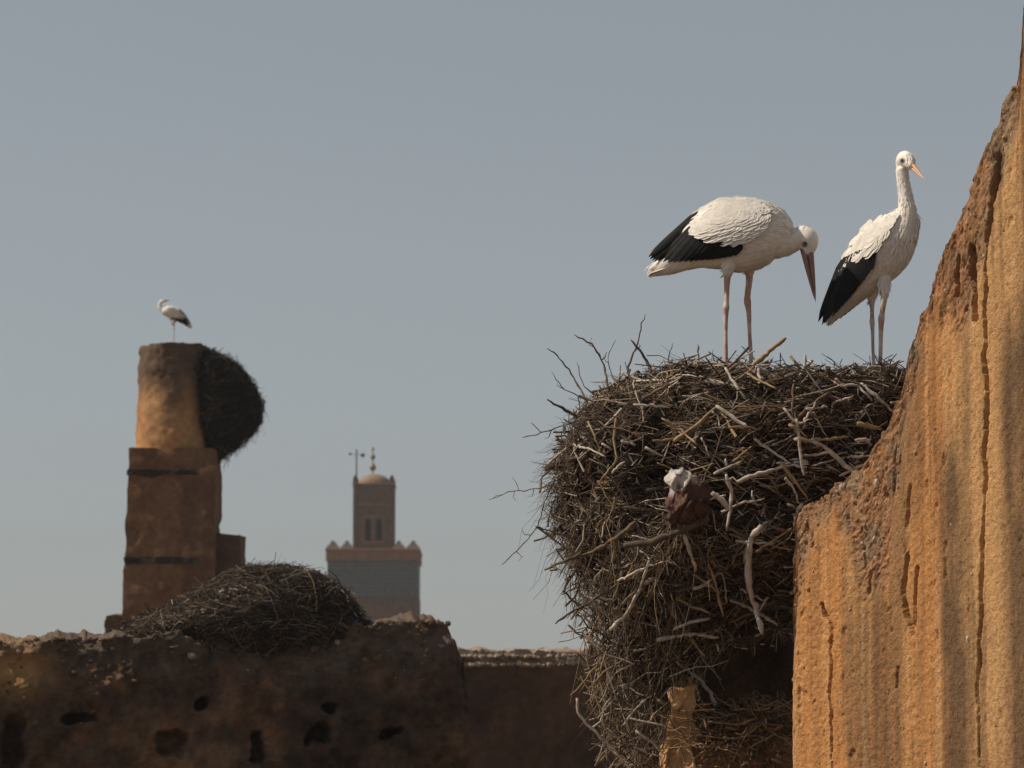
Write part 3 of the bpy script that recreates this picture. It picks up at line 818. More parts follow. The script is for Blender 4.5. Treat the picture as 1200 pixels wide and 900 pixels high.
tag(pier, 'crumbling orange earth pier stub underneath the huge nest', 'pier')
zl = at(800, 868, PF)[2]; zt = at(800, 806, PF)[2]
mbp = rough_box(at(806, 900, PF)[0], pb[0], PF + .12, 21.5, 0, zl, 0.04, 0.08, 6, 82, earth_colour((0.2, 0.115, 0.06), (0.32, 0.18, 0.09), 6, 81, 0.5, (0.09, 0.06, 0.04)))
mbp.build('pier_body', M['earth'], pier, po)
mbp = rough_box(pa[0], at(830, 800, PF)[0], PF - .03, 21.0, zl - 1.6, zt + .04, 0.02, 0.1, 4.5, 85, pc, (.06, .06, .1, 0))
mbp.build('broken_stub', M['earth'], pier, po)
zk = at(900, 640, 21.3)[2]
mbp = rough_box(at(818, 800, 21.2)[0], pb[0] + .1, 21.22, 21.6, zl - .3, zk, 0.04, 0.05, 5, 87, earth_colour((0.05, 0.034, 0.024), (0.09, 0.06, 0.04), 5, 88))  # near-black colour paints in the shade of the hollow under the nest
mbp.build('shade_back_wall', M['earth'], pier, po)
# crumbs, dry leaves and broken twigs on the pier's ledge
lm = MB(); g = np.random.default_rng(91)
for k in range(2200):
    x = g.uniform(at(818, 850, PF)[0], at(930, 850, PF)[0]); y = g.uniform(PF - .1, PF + .6)
    z = zl + 0.01 + .12 * sstep(PF - .1, PF + .5, y) - .25 * sstep(PF + .06, PF - .1, y) + abs(g.normal(0, 0.05))
    if not behind_orange(np.array([[x, y, z]]), .02)[0]: continue
    v, f = rock(g.choice([.006, .01, .017, .026], p=[.35, .35, .22, .08]), 7000 + k)
    a = g.uniform(0, 6.28); ca, sa = math.cos(a), math.sin(a)
    v = (v * np.array([1.5, .7, .5])) @ np.array([[ca, 0, sa], [0, 1, 0], [-sa, 0, ca]])
    lm.add(v + (x, y, z), f, np.array([(0.22, 0.12, 0.065), (0.1, 0.066, 0.04), (0.36, 0.25, 0.15)][g.choice(3, p=[.4, .5, .1])]) * g.uniform(.6, 1.2))
for k in range(240):
    x = g.uniform(at(790, 850, 20.4)[0], at(925, 850, 20.4)[0]); y = g.uniform(PF - .12, PF + .4); z = zl + g.uniform(-.08, .2)
    d = nrm(g.normal(0, 1, 3) * np.array([1, .6, .6])); ln = g.uniform(.06, .2)
    c = np.array([x, y, z]) + d * (np.linspace(-.5, .5, 4) * ln)[:, None] + g.normal(0, .006, (4, 3))
    if not behind_orange(c, .02).all(): continue
    v, f = tubes(c[None], np.full((1, 4), g.uniform(.0015, .004)), 4)
    lm.add(v, f, np.array([0.2, 0.13, 0.075]) * g.uniform(.5, 1.7))
tag(lm.build('ledge_litter', M['stone'], pier, po, smooth=False), kind='stuff')

# ------------------------------------------------------------------ storks
def loft(mb, C, rv, rl, s, n=18):
    C = np.asarray(C, float); T = nrm(np.gradient(C, axis=0)); s = nrm(np.asarray(s, float))
    sl = nrm(s[None] - (T @ s)[:, None] * T); vv = np.cross(sl, T)
    th = np.arange(n) / n * 2 * np.pi
    V = C[:, None] + vv[:, None] * (np.asarray(rv)[:, None] * np.cos(th))[..., None] + sl[:, None] * (np.asarray(rl)[:, None] * np.sin(th))[..., None]
    f = grid_faces(len(C), n, wrap=True).tolist()
    a = len(C) * n
    f += [[k, (k + 1) % n, a] for k in range(n)]
    f += [[(len(C) - 1) * n + (k + 1) % n, (len(C) - 1) * n + k, a + 1] for k in range(n)]
    mb.add(np.vstack([V.reshape(-1, 3), C[0] - T[0] * rv[0] * .5, C[-1] + T[-1] * rv[-1] * .5]), f)
def dense(stn, k):
    return catmull(np.array(stn, float), k)
def feather(A, Bt, width, nrm_v, K=7, camber=0.12, tipw=0.35, droop=0.0, path=None):
    """one feather: a cambered blade with a rounded tip"""
    c = path if path is not None else np.linspace(A, Bt, K)
    K = len(c)
    t = np.linspace(0, 1, K)
    w = width * 0.5 * np.clip(np.sqrt(np.clip(t * 6 + .15, 0, 1)) * np.sqrt(np.clip(1 - ((t - .62) / .38).clip(0) ** 2, 0, 1)), .08, 1)
    T_ = nrm(np.gradient(c, axis=0)); nv = nrm(np.broadcast_to(nrm_v, c.shape))
    sd = nrm(np.cross(nv, T_)); up = np.cross(T_, sd)
    rows = []
    for q, h in ((-1, -camber), (-.5, -camber * .25), (0, 0), (.5, -camber * .25), (1, -camber)):
        rows.append(c + sd * (w * q)[:, None] + up * (w * h * 1.0)[:, None])
    return np.stack(rows, 1).reshape(-1, 3), grid_faces(K, 5)
def in_poly(px, py, poly):
    c = False; n = len(poly)
    for i in range(n):
        x1, y1 = poly[i]; x2, y2 = poly[(i + 1) % n]
        if (y1 > py) != (y2 > py) and px < (x2 - x1) * (py - y1) / (y2 - y1 + 1e-12) + x1: c = not c
    return c
def make_stork(name, label, px0, D, theta, ppm, body, neck, head, legs, beak, beak_w, beak_mat, eye, cov_poly, cov_dir, ff_start, ff_end, n_ff, tail, face, voxel, seed, n_flake=2600, toe_dir=1, s_head=None, ff_w=0.042):
    g = np.random.default_rng(seed)
    sg = np.array([math.sin(theta), math.cos(theta), 0.0])     # the bird's own sideways axis, away from the viewer
    def W(px, py, lat=0.0, dy=0.0):
        return at(px, py, D - (px - px0) / ppm * math.tan(theta) + dy + lat / math.cos(theta))
    feet = [l[-1] for l in legs]
    root_p = W(*np.mean([(f[0], f[1]) for f in feet], 0))
    root = empty(name, root_p); tag(root, label, 'stork')
    mb = MB()
    b = dense(body, 40)
    Cb = np.array([W(x, y) for x, y in b[:, :2]]); loft(mb, Cb, b[:, 2] / ppm, b[:, 3], sg, 26)
    nk = dense(neck, 30); Cn = np.array([W(x, y, 0, dy) for x, y, r, dy in nk]); loft(mb, Cn, nk[:, 2] / ppm, nk[:, 2] / ppm * .92, sg)
    sh = sg if s_head is None else nrm(np.array(s_head, float))
    hd = dense(head, 16); Ch = np.array([W(x, y, 0, dy) for x, y, r, dy in hd]); loft(mb, Ch, hd[:, 2] / ppm, hd[:, 2] / ppm * .85, sh)
    leg_axes = []
    for l in legs:
        L = dense([(x, y, r, lat) for x, y, r, lat in l], 34)
        Cl = np.array([W(x, y, lat) for x, y, r, lat in L]); lr = L[:, 2] / ppm * np.where(L[:, 2] < 6, .86, 1); loft(mb, Cl, lr, lr, sg, 12)
        leg_axes.append((Cl, L))
        f0 = Cl[-1]
        if not (len(l) and l[-1][2] < 0):
            fw = np.array([math.cos(theta), -math.sin(theta), 0]) * toe_dir
            for a, tl in ((0, .075), (.55, .065), (-.55, .065), (3.14, .03)):
                d = fw * math.cos(a) + sg * math.sin(a)
                tt = np.linspace(0, 1, 5)
                loft(mb, f0 + d * (tl * tt)[:, None] + np.array([0, 0, 1]) * (0.006 - 0.012 * tt)[:, None], .008 - .003 * tt, .008 - .003 * tt, np.array([0, 0, 1.0]), 8)
    tmp = mb.build('tmp', None, None, root_p)
    m1 = tmp.modifiers.new('r', 'REMESH'); m1.mode = 'VOXEL'; m1.voxel_size = voxel
    m2 = tmp.modifiers.new('s', 'SMOOTH'); m2.factor = .5; m2.iterations = 4
    dg = bpy.context.evaluated_depsgraph_get(); dg.update()
    me = bpy.data.meshes.new_from_object(tmp.evaluated_get(dg))
    bpy.data.objects.remove(tmp)
    nv = len(me.vertices)
    P = np.empty(nv * 3); me.vertices.foreach_get('co', P); P = P.reshape(-1, 3) + root_p
    Nv = np.empty(nv * 3); me.vertex_normals.foreach_get('vector', Nv); Nv = Nv.reshape(-1, 3)
    # plumage, bare legs, dark skin about the eye
    white = np.array([0.8, 0.76, 0.69])
    c = white * (1 + .1 * fbm(P, 12, 3, seed))[:, None]
    leg_m = np.zeros(nv)
    for Cl, L in leg_axes:
        d = np.min(np.linalg.norm(P[:, None] - Cl[None, 6:], axis=-1), 1)
        leg_m = np.maximum(leg_m, sstep(.034, .028, d) * sstep(Cl[5, 2] + .01, Cl[7, 2], P[:, 2] + .008 * fbm(P, 60, 2, 5)))
    chalk = sstep(-.2, .3, fbm(P, 25, 3, seed + 4))[:, None]
    lc = np.array([0.48, 0.3, 0.235]) * (1 - chalk) + np.array([0.6, 0.52, 0.45]) * chalk
    lm_ = leg_m[:, None]
    c = c * (1 - lm_) + lc * lm_
    E = W(eye[0], eye[1], 0, eye[2])
    if face:
        fx, fy = topx(P)
        for (ex, ey, er) in face:
            dd = np.hypot(fx - ex, (fy - ey))
            m = (1 - sstep(er * .5, er, dd))[:, None] * .85 * (P[:, 2:3] > E[2] - .08)
            c = c * (1 - m) + np.array([0.07, 0.06, 0.055]) * m
    at_ = me.color_attributes.new('Col', 'FLOAT_COLOR', 'POINT'); c4 = np.ones((nv, 4)); c4[:, :3] = c; at_.data.foreach_set('color', c4.ravel())
    me.materials.clear(); me.materials.append(M['plumage'])
    me.polygons.foreach_set('use_smooth', [True] * len(me.polygons)); me.name = 'body'
    link('body', me, root)
    bv = BVHTree.FromPolygons([tuple(x) for x in P], [tuple(p.vertices) for p in me.polygons])
    mir_c = W(px0, 400)
    def mirror(v): return v - 2 * ((v - mir_c) @ sg)[:, None] * sg
    def surf(px, py, off, fallback):
        d = nrm(ray(px, py)); h = bv.ray_cast(Vector(CAM), Vector(d))
        if h[0] is None or h[3] < 1: return None, None
        return np.array(h[0]) - d * off, np.array(h[1])
    def lay(points, off0, off1, fb_lat):
        out = []; last = None
        for k, (x, y) in enumerate(points):
            o = off0 + (off1 - off0) * k / (len(points) - 1)
            p, n_ = surf(x, y, o, None)
            if p is None or (abs((p - mir_c) @ sg) < fb_lat):
                p = W(x, y, -fb_lat - o)
            out.append(p)
        out = np.array(out)
        lat = (out - mir_c) @ sg                                     # keep the path smooth in depth
        ker = np.array([.25, .5, .25])
        for _ in range(3):
            l2 = np.convolve(np.r_[lat[0], lat, lat[-1]], ker, 'valid'); out = out + (l2 - lat)[:, None] * sg; lat = l2
        return out
    view = -sg * 0.75 + np.array([0, 0, 0.35])
    # white coverts, overlapping rows
    cov = MB(); pts = []
    xs = [p[0] for p in cov_poly]; ys = [p[1] for p in cov_poly]
    step = 0.019 * ppm
    for y in np.arange(min(ys), max(ys), step):
        for x in np.arange(min(xs), max(xs), step):
            q = (x + g.uniform(-.4, .4) * step, y + g.uniform(-.4, .4) * step)
            if in_poly(*q, cov_poly): pts.append(q)
    cd = np.array(cov_dir, float); cd /= np.linalg.norm(cd)
    proj = [np.dot(p, cd) for p in pts]; pmax, pmin = max(proj), min(proj)
    for q, pr in zip(pts, proj):
        fr = 1 - (pr - pmin) / (pmax - pmin)                          # 1 at the shoulder
        L = (0.05 + 0.035 * (1 - fr)) * ppm * g.uniform(.85, 1.15)
        dr = cd + g.normal(0, .1, 2)
        path = lay([np.array(q) - dr * L * .35 + dr * L * t for t in np.linspace(0, 1, 6)], 0.011 + .003 * fr, 0.0105 + .003 * fr + g.uniform(0, .0012), 0.02)
        v, f = feather(None, None, (0.03 + .008 * (1 - fr)) * g.uniform(.85, 1.15), view, path=path, camber=.03)
        cov.add(v, f, white * g.uniform(.9, 1.08))
    wings = []
    wg = cov.build('wing', M['plumage'], root, root_p); wings.append(wg)
    far = MB(); v = np.concatenate(cov.v); 
    far.add(mirror(v), np.concatenate([x if isinstance(x, np.ndarray) else np.array(x) for x in cov.f])[:, ::-1], np.concatenate(cov.c))
    wf = far.build('wing', M['plumage'], root, root_p); wings.append(wf)
    # black flight feathers, one by one
    for k in range(n_ff):
        t = k / (n_ff - 1)
        a = poly_lerp(ff_start, t); e = poly_lerp(ff_end, t)
        ax = a + (a - e) * .12
        path = lay([ax + (e - ax) * s for s in np.linspace(0, 1, 8)], 0.009 + .003 * t, 0.009 + .009 * t, 0.03)
        L = np.linalg.norm(path[-1] - path[0])
        v, f = feather(None, None, ff_w * g.uniform(.9, 1.1), view, path=path, camber=.18)
        mesh_obj('flight_feather', v - root_p, f.tolist(), M['black_feather'], wg)
        mesh_obj('flight_feather', mirror(v) - root_p, f[:, ::-1].tolist(), M['black_feather'], wf)
    # tail feathers
    for k in range(7):
        q = (k - 3) / 3
        a = W(*tail[0], q * .02); e = W(tail[1][0], tail[1][1] + abs(q) * -3 * ppm / 230, q * .055)
        v, f = feather(a, e, .042, np.array([0, -.2, 1.0]) if abs(tail[0][0] - tail[1][0]) > abs(tail[0][1] - tail[1][1]) else -np.array([math.cos(theta), -math.sin(theta), -.5]) * toe_dir)
        mesh_obj('tail_feather', v - root_p, f.tolist(), M['white_feather'], root)
    # loose body feathers that roughen the outline
    spine = np.vstack([Cb, Cn]); sd_ = -nrm(np.vstack([np.gradient(Cb, axis=0), np.gradient(Cn, axis=0)]))
    idx = g.choice(nv, n_flake * 2)
    idx = idx[(leg_m[idx] < .5)]
    Pd = P[idx]; dE = np.linalg.norm(Pd - E, axis=1)
    idx = idx[dE > (0.085 if ppm > 100 else .06)]
    fx, fy = topx(P[idx]); blk = list(ff_start) + list(ff_end)[::-1]; side_near = ((P[idx] - mir_c) @ sg) < 0
    idx = idx[~np.array([sn and in_poly(a, b, blk) for a, b, sn in zip(fx, fy, side_near)])][:n_flake]; Pd, Nd = P[idx], Nv[idx]
    near = np.argmin(((Pd[:, None] - spine[None]) ** 2).sum(-1), 1)
    dirs = sd_[near] + np.array([0, 0, -.35]) + g.normal(0, .12, (len(idx), 3))
    dirs = nrm(dirs - (dirs * Nd).sum(-1, keepdims=True) * Nd)
    slim = np.where(near >= len(Cb) + 6, .5, 1.0)[:, None]
    Lf = g.uniform(.025, .05, (len(idx), 1)) * slim; wf_ = g.uniform(.006, .012, (len(idx), 1)) * slim
    side = np.cross(Nd, dirs)
    rows = []
    for t, w, h in ((-.3, .5, -.001), (.2, 1, .0018), (.7, .7, .0028), (1.0, .12, .0028)):
        m_ = Pd + dirs * Lf * t + Nd * (h + 0.004 * 0)
        rows.append(np.stack([m_ - side * wf_ * w * .5, m_ + Nd * .0008, m_ + side * wf_ * w * .5], 1))
    V = np.stack(rows, 1).reshape(-1, 3)
    fq = grid_faces(4, 3); Fq = (fq[None] + (np.arange(len(idx)) * 12)[:, None, None]).reshape(-1, 4)
    fl = MB(); fl.add(V, Fq, np.repeat(c[idx] * g.uniform(.92, 1.06, (len(idx), 1)), 12, 0))
    tag(fl.build('body_feathers', M['plumage'], root, root_p), kind='stuff')
    # bill: two mandibles
    B0 = W(beak[0][0], beak[0][1], 0, beak[0][2]); B1 = W(beak[1][0], beak[1][1], 0, beak[1][2])
    ax = nrm(B1 - B0); up = nrm(np.cross(sh, ax)); 
    if abs(up[2]) > .15:
        up = up * np.sign(up[2])
    else: up = up * np.sign(up[0]) 
    t = np.linspace(0, 1, 12)
    for nm, sgn, ln in (('upper_mandible', 1, 1.0), ('lower_mandible', -1, .96)):
        r = beak_w / ppm * (1 - t) ** .8 * .5 + .0012
        mbk = MB(); loft(mbk, B0 - ax * .02 + (B1 - B0 + ax * .02) * (t * ln)[:, None] + up * (sgn * (r * .5 + .0006))[:, None], r * .56, r * .8, sh, 12)
        mbk.build(nm, beak_mat, root, root_p)
    for sd2 in (-1, 1):
        # eye ball
        v, f = rock(1.0, 1); th = np.linspace(0, np.pi, 7); ph = np.arange(10) / 10 * 2 * np.pi
        S = np.stack([np.sin(th)[:, None] * np.cos(ph), np.sin(th)[:, None] * np.sin(ph), np.cos(th)[:, None] * np.ones(10)], -1).reshape(-1, 3) * .0068
        if sd2 < 0:
            dd = nrm(ray(eye[0], eye[1])); h = bv.ray_cast(Vector(CAM), Vector(dd)); pe = np.array(h[0]) if h[0] is not None else E
            near_eye = pe
        else:
            hc = Ch[len(Ch) // 2]; pe = near_eye - 2 * ((near_eye - hc) @ sh) * sh
        mesh_obj('eye', S + pe - root_p, grid_faces(7, 10, wrap=True).tolist(), M['eye'], root)
    return root

make_stork('stork', 'white stork bending its head and dusky bill down towards the nest', 866, 20.55, math.radians(8), 230.0,
    body=[(764, 317, 7, .025), (785, 309, 13, .055), (805, 297, 21, .085), (825, 286, 33, .12), (850, 277, 43.5, .145), (874, 275, 45.5, .15), (894, 275, 41, .14), (910, 277, 33, .115), (922, 281, 20, .075), (928, 283, 10, .04)],
    neck=[(898, 279, 26, 0), (912, 284, 20, 0), (924, 284, 15.5, 0), (933, 280, 13, 0), (938, 276, 12.5, 0)],
    head=[(934, 275, 8, 0), (940, 274, 10.5, 0), (945, 278, 13, 0), (947, 284, 13, 0), (947, 291, 10.5, 0), (946.5, 298, 6.5, 0)],
    legs=[[(857, 300, 13, -.055), (853.5, 317, 6.8, -.06), (852, 330, 4.7, -.06), (851.5, 352, 3.6, -.06), (851, 360, 4.9, -.06), (850.5, 368, 4.0, -.06), (850.5, 392, 2.9, -.06), (851, 424, 3.1, -.06), (851, 430, 3.2, -.06)],
          [(878, 302, 13, .055), (878, 317, 6.8, .06), (878, 329, 5.0, .06), (876, 346, 4.6, .06), (876, 354, 5.4, .06), (877.5, 366, 3.8, .06), (878.5, 392, 3.0, .06), (880, 418, 3.3, .06), (880, 427, 3.3, .06)]],
    beak=((946, 295, 0), (955.5, 354, 0)), beak_w=15, beak_mat=M['beak_red'], eye=(944, 285, 0),
    cov_poly=[(804, 267), (818, 249), (843, 234), (870, 231), (890, 234), (902, 250), (898, 266), (882, 280), (866, 286), (845, 282), (825, 274), (810, 268)], cov_dir=(-.92, .38),
    ff_start=[(812, 254), (815, 268), (832, 277), (850, 284), (868, 288)], ff_end=[(760, 301), (764, 305), (782, 308), (808, 307), (838, 304), (858, 299)], n_ff=17,
    tail=((788, 310), (758, 324)), face=[(943, 286.5, 4.6)], voxel=0.005, seed=201)

make_stork('stork', 'white stork standing upright with raised neck and pale orange bill, beside the sloping orange wall', 1030, 20.55, math.radians(28), 230.0,
    body=[(973, 374, 5, .03), (984, 359, 11, .06), (997, 340, 20, .09), (1012, 321, 28, .115), (1027, 303, 33, .13), (1041, 287, 33, .13), (1052, 272, 27, .11), (1060, 258, 20, .08), (1063, 248, 14, .055)],
    neck=[(1056, 276, 21, -.02), (1061, 261, 16, -.02), (1063, 248, 12, -.02), (1062, 236, 9.5, -.02), (1060, 222, 8.3, -.02), (1058, 210, 7.8, -.02), (1057, 198, 8.2, -.02)],
    head=[(1057, 199, 7.5, .0), (1058, 192, 10, -.0), (1060, 187, 11, -.02), (1064, 188, 9.5, -.05), (1067, 192, 6.5, -.075), (1069, 194, 4.5, -.09)],
    legs=[[(1036, 322, 8, -.03), (1037, 341, 6.2, -.05), (1036, 350, 5, -.05), (1034, 366, 3.8, -.05), (1033, 373, 5.0, -.05), (1032.5, 384, 3.8, -.05), (1032, 405, 3.1, -.05), (1031.5, 428, 3.2, -.05), (1031, 433, 3.2, -.05)],
          [(1022, 330, 15, .05), (1022, 348, 6, .05), (1022, 358, 3.6, .05), (1022, 370, 3.1, .05), (1022, 377, 4.0, .05), (1022.5, 388, 2.9, .05), (1023, 410, 2.5, .05), (1024, 426, 2.7, .05), (1024, 430, 2.7, .05)]],
    beak=((1067, 192, -.07), (1083, 209.5, -.16)), beak_w=8.5, beak_mat=M['beak_pale'], eye=(1057.5, 188, 0), s_head=(.86, .5, 0.05),
    cov_poly=[(1052, 247), (1034, 252), (1014, 264), (1001, 279), (994, 293), (989, 304), (986, 314), (992, 311), (999, 308), (1010, 300), (1022, 296), (1030, 287), (1038, 276), (1048, 262)], cov_dir=(-.6, .8),
    ff_start=[(984, 312), (992, 308), (1006, 299), (1023, 294)], ff_end=[(959, 377), (964, 381), (978, 370), (997, 349), (1019, 318)], n_ff=17,
    tail=((990, 352), (970, 380)), face=[(1057.5, 188.5, 4.4)], voxel=0.005, seed=202)

TY = 78.0
make_stork('stork', 'tiny distant white stork with its bill thrown back, on top of the round tower', 204, TY, math.radians(180 - 8), 59.0,
    body=[(224, 384, 1.5, .02), (219, 378, 4, .06), (212, 371, 6, .1), (205, 367, 7.2, .13), (198, 365, 7.2, .13), (193, 364, 5.2, .1), (190.5, 363, 3.2, .06)],
    neck=[(196, 365, 5, 0), (191, 363, 3.6, 0), (188, 360, 2.6, 0), (187.3, 357, 2.2, 0), (188.5, 354.8, 2.2, 0)],
    head=[(187.5, 356, 2, 0), (188.8, 354.3, 2.6, 0), (191, 353.2, 2.3, 0), (192.5, 352.8, 1.4, 0)],
    legs=[[(204, 369, 3, .04), (204, 375, 1.7, .04), (204, 380, .9, .04), (204, 384, 1.0, .04), (203.8, 390, .7, .04), (203.8, 397, .8, .04), (203.8, 399, .8, .04)],
          [(206, 369, 3, -.04), (207, 374, 1.7, -.04), (205, 378, .9, -.04), (202.5, 381.5, .9, -.04), (201.5, 377, .7, -.04), (201, 374, .7, -.04)]],
    beak=((191, 353, 0), (199.5, 351.8, 0)), beak_w=2.4, beak_mat=M['beak_red'], eye=(190, 354, 0),
    cov_poly=[(196, 361), (203, 361), (211, 366), (216, 371), (211, 374), (203, 372), (197, 368)], cov_dir=(.8, .55),
    ff_start=[(212, 364.5), (209, 370), (202, 372.5)], ff_end=[(225, 383), (224, 386), (217, 380), (211, 376)], n_ff=10,
    tail=((217, 378), (224, 385)), face=None, voxel=0.008, seed=203, n_flake=500, toe_dir=1)

# ------------------------------------------------------------------ tower with a round head
tw_c = earth_colour((0.15, 0.076, 0.04), (0.2, 0.108, 0.058), 0.8, 131, 0.5, (0.07, 0.043, 0.028))
def TX(px, py=600): return at(px, py, TY)[0]
def TZ(py): return at(200, py, TY)[2]
tower = empty('ruined_tower', (TX(198), TY + .9, 0)); to = np.array(tower.location)
tag(tower, 'tall brown ruined tower with a rounded head and two dark beam lines', 'tower')
xl0, xr0 = TX(143), TX(249); h1 = TZ(525)
zvis = TZ(760)
dzf = (h1 - 0) / (h1 - zvis)
mbt = rough_box(xl0 - .12 * (dzf - 1), xr0, TY, TY + 1.8, 0, h1, 0.07, 0.055, 3.0, 132, tw_c, (.12 * dzf, -.04, .05, .05))
mbt.build('shaft', M['earth_far'], tower, to)
# round head: a drum flattened at the back
nph, nz = 90, 46
ph = np.arange(nph) / nph * 2 * np.pi
zz = np.linspace(h1 - .1, TZ(401), nz)
cx, cy = (TX(156) + TX(241)) / 2, TY + .86
rx_ = np.interp(zz, [zz[0], zz[-1]], [(TX(243) - TX(153)) / 2, (TX(240) - TX(158)) / 2])
Pd = np.stack([cx + rx_[:, None] * np.sign(np.cos(ph)) * np.abs(np.cos(ph)) ** .9, cy + .84 * np.sin(ph) + 0 * zz[:, None], np.repeat(zz[:, None], nph, 1)], -1)
nd = np.stack([np.cos(ph), np.sin(ph), 0 * ph], -1)
pn = fbm(Pd, 2.5, 5, 140, .6); rough_top = sstep(zz[0] + .6, zz[-1], zz)[:, None]
Pd = Pd + nd[None] * (0.035 * pn + (0.02 + .05 * rough_top) * fbm(Pd, 9, 4, 141, .6))[..., None]
Pd[-1, :, 2] += .06 * fbm(Pd[-1], 3, 4, 142)
dmb = MB(); dmb.add(Pd.reshape(-1, 3), grid_faces(nz, nph, wrap=True), (lambda c0, m: c0 * (1 - m) + np.array([.085, .062, .047]) * m)(earth_colour((0.36, 0.18, 0.075), (0.42, 0.24, 0.11), 1.3, 143, .6, (0.13, 0.09, 0.06))(Pd), np.clip(sstep(zz[0] + .5, zz[-1] - .3, Pd[..., 2] + .9 * fbm(Pd * np.array([1, 1, .35]), 2.2, 4, 145)) * .9, 0, 1)[..., None]).reshape(-1, 3))
topc = Pd[-1].mean(0)
for s0, s1 in ((1.0, .6), (.6, .25), (.25, .02)):
    ra = topc + (Pd[-1] - topc) * s0; rb = topc + (Pd[-1] - topc) * s1
    for r_, s_ in ((ra, s0), (rb, s1)):
        if s_ < 1: r_[:, 2] += .05 * fbm(r_, 4, 3, 144)
    dmb.add(np.vstack([ra, rb]), grid_faces(2, nph, wrap=True), (0.25, .17, .1))
dmb.build('round_head', M['earth_far'], tower, to)
for py, a, b in ((553.5, 149, 228), (656, 146, 230)):
    z = TZ(py); hgt = 7.0 / 59 / 2
    bb = rough_box(TX(a), TX(b), TY - .045 + .05 * (z / h1), TY + .2, z - hgt, z + hgt, 0.04, .075, 3.5, 150 + int(py), lambda P: np.full(P.shape, .05))
    bb.build('timber_beam', M['timber'], tower, to)
mbt = rough_box(TX(240), TX(281), TY + .5, TY + 1.7, 0, TZ(623), 0.09, .06, 2.2, 160, earth_colour((0.09, 0.055, 0.036), (0.13, 0.08, 0.05), 1, 161))
mbt.build('buttress', M['earth_far'], tower, to)
mbt = rough_box(TX(124), TX(150), TY + .3, TY + 1.5, 0, TZ(719), 0.08, .1, 2.5, 162, earth_colour((0.1, 0.06, 0.04), (0.15, 0.09, 0.055), 1, 163))
mbt.build('low_buttress', M['earth_far'], tower, to)
# its nest, slung on the right shoulder
tn = [(416, 234, 244, TY + .9, .15), (420, 232, 258, TY + .9, .5), (428, 231, 272, TY + .9, .7), (440, 230, 285, TY + .9, .8), (454, 229, 295, TY + .9, .82), (470, 229, 302, TY + .9, .82), (486, 229, 302, TY + .9, .78), (502, 230, 293, TY + .9, .68), (516, 232, 277, TY + .9, .52), (528, 234, 261, TY + .9, .34), (538, 236, 248, TY + .9, .12)]
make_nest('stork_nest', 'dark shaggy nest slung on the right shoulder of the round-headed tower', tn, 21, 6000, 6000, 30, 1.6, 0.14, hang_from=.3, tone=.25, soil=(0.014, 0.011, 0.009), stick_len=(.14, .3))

# ------------------------------------------------------------------ mosque minaret beyond
MY = 370.0
def MX(px): return at(px, 600, MY)[0]
def MZ(py): return at(436, py, MY)[2]
mcx = (MX(383.5) + MX(490.5)) / 2; mw = (MX(490.5) - MX(383.5)) / 2; mcy = MY + mw
mina = empty('mosque_minaret', (mcx, mcy, 0)); mo = np.array(mina.location)
tag(mina, 'brown mosque minaret with grey tiled band, toothed cornice and small domed lantern', 'minaret')
def box(name, x0, x1, y0, y1, z0, z1, mat, parent, origin, bev=0.0):
    v = np.array([(x, y, z) for z in (z0, z1) for y in (y0, y1) for x in (x0, x1)], float)
    f = [(0, 2, 3, 1), (4, 5, 7, 6), (0, 1, 5, 4), (2, 6, 7, 3), (0, 4, 6, 2), (1, 3, 7, 5)]
    o = mesh_obj(name, v - origin, f, mat, parent, False)
    if bev:
        b = o.modifiers.new('b', 'BEVEL'); b.width = bev; b.segments = 2
    return o
box('shaft', mcx - mw, mcx + mw, mcy - mw, mcy + mw, 0, MZ(699), M['minaret'], mina, mo, .05)
w2 = mw - .04
box('tile_band', mcx - w2, mcx + w2, mcy - w2, mcy + w2, MZ(699), MZ(657), M['tile'], mina, mo)
w3 = mw + .12
box('cornice', mcx - w3, mcx + w3, mcy - w3, mcy + w3, MZ(657), MZ(645.5), M['minaret_band'], mina, mo, .06)
box('cornice_lip', mcx - w3 - .06, mcx + w3 + .06, mcy - w3 - .06, mcy + w3 + .06, MZ(645.5), MZ(643), M['minaret_band'], mina, mo, .04)
# stepped merlons round the parapet
def merlon_mesh(w, h, d, pointed, mat):
    if pointed: o2 = [(-w / 2, 0), (w / 2, 0), (w / 2, h * .3), (w * .34, h * .3), (w * .34, h * .55), (w * .17, h * .55), (w * .17, h * .8), (0, h), (-w * .17, h * .8), (-w * .17, h * .55), (-w * .34, h * .55), (-w * .34, h * .3), (-w / 2, h * .3)]
    else: o2 = [(-w / 2, 0), (w / 2, 0), (w * .46, h * .55), (w * .28, h * .85), (0, h), (-w * .28, h * .85), (-w * .46, h * .55)]
    n = len(o2)
    v = [(x, -d / 2, z) for x, z in o2] + [(x, d / 2, z) for x, z in o2]
    f = [list(range(n)), list(range(2 * n - 1, n - 1, -1))] + [[(k + 1) % n, k, n + k, n + (k + 1) % n] for k in range(n)]
    return mesh_data('merlon', np.array(v), f, mat, False)
mm = merlon_mesh(1.25, .85, .5, True, M['plaster_pale']); zt_ = MZ(643)
e_ = w3 - .64
for k in range(6):
    q = (-e_, -e_ + 1.35, 0, 0, e_ - 1.35, e_)[k]
    for (x, y, r) in ((q, -e_, 0), (q, e_, 0), (-e_, q, 1), (e_, q, 1)):
        if r and k in (0, 5): continue
        if k in (2, 3): continue       # fallen in the middle of each side
        o = link('merlon', mm, mina); o.location = (x, y, zt_ - .02); o.rotation_euler[2] = math.pi / 2 * r
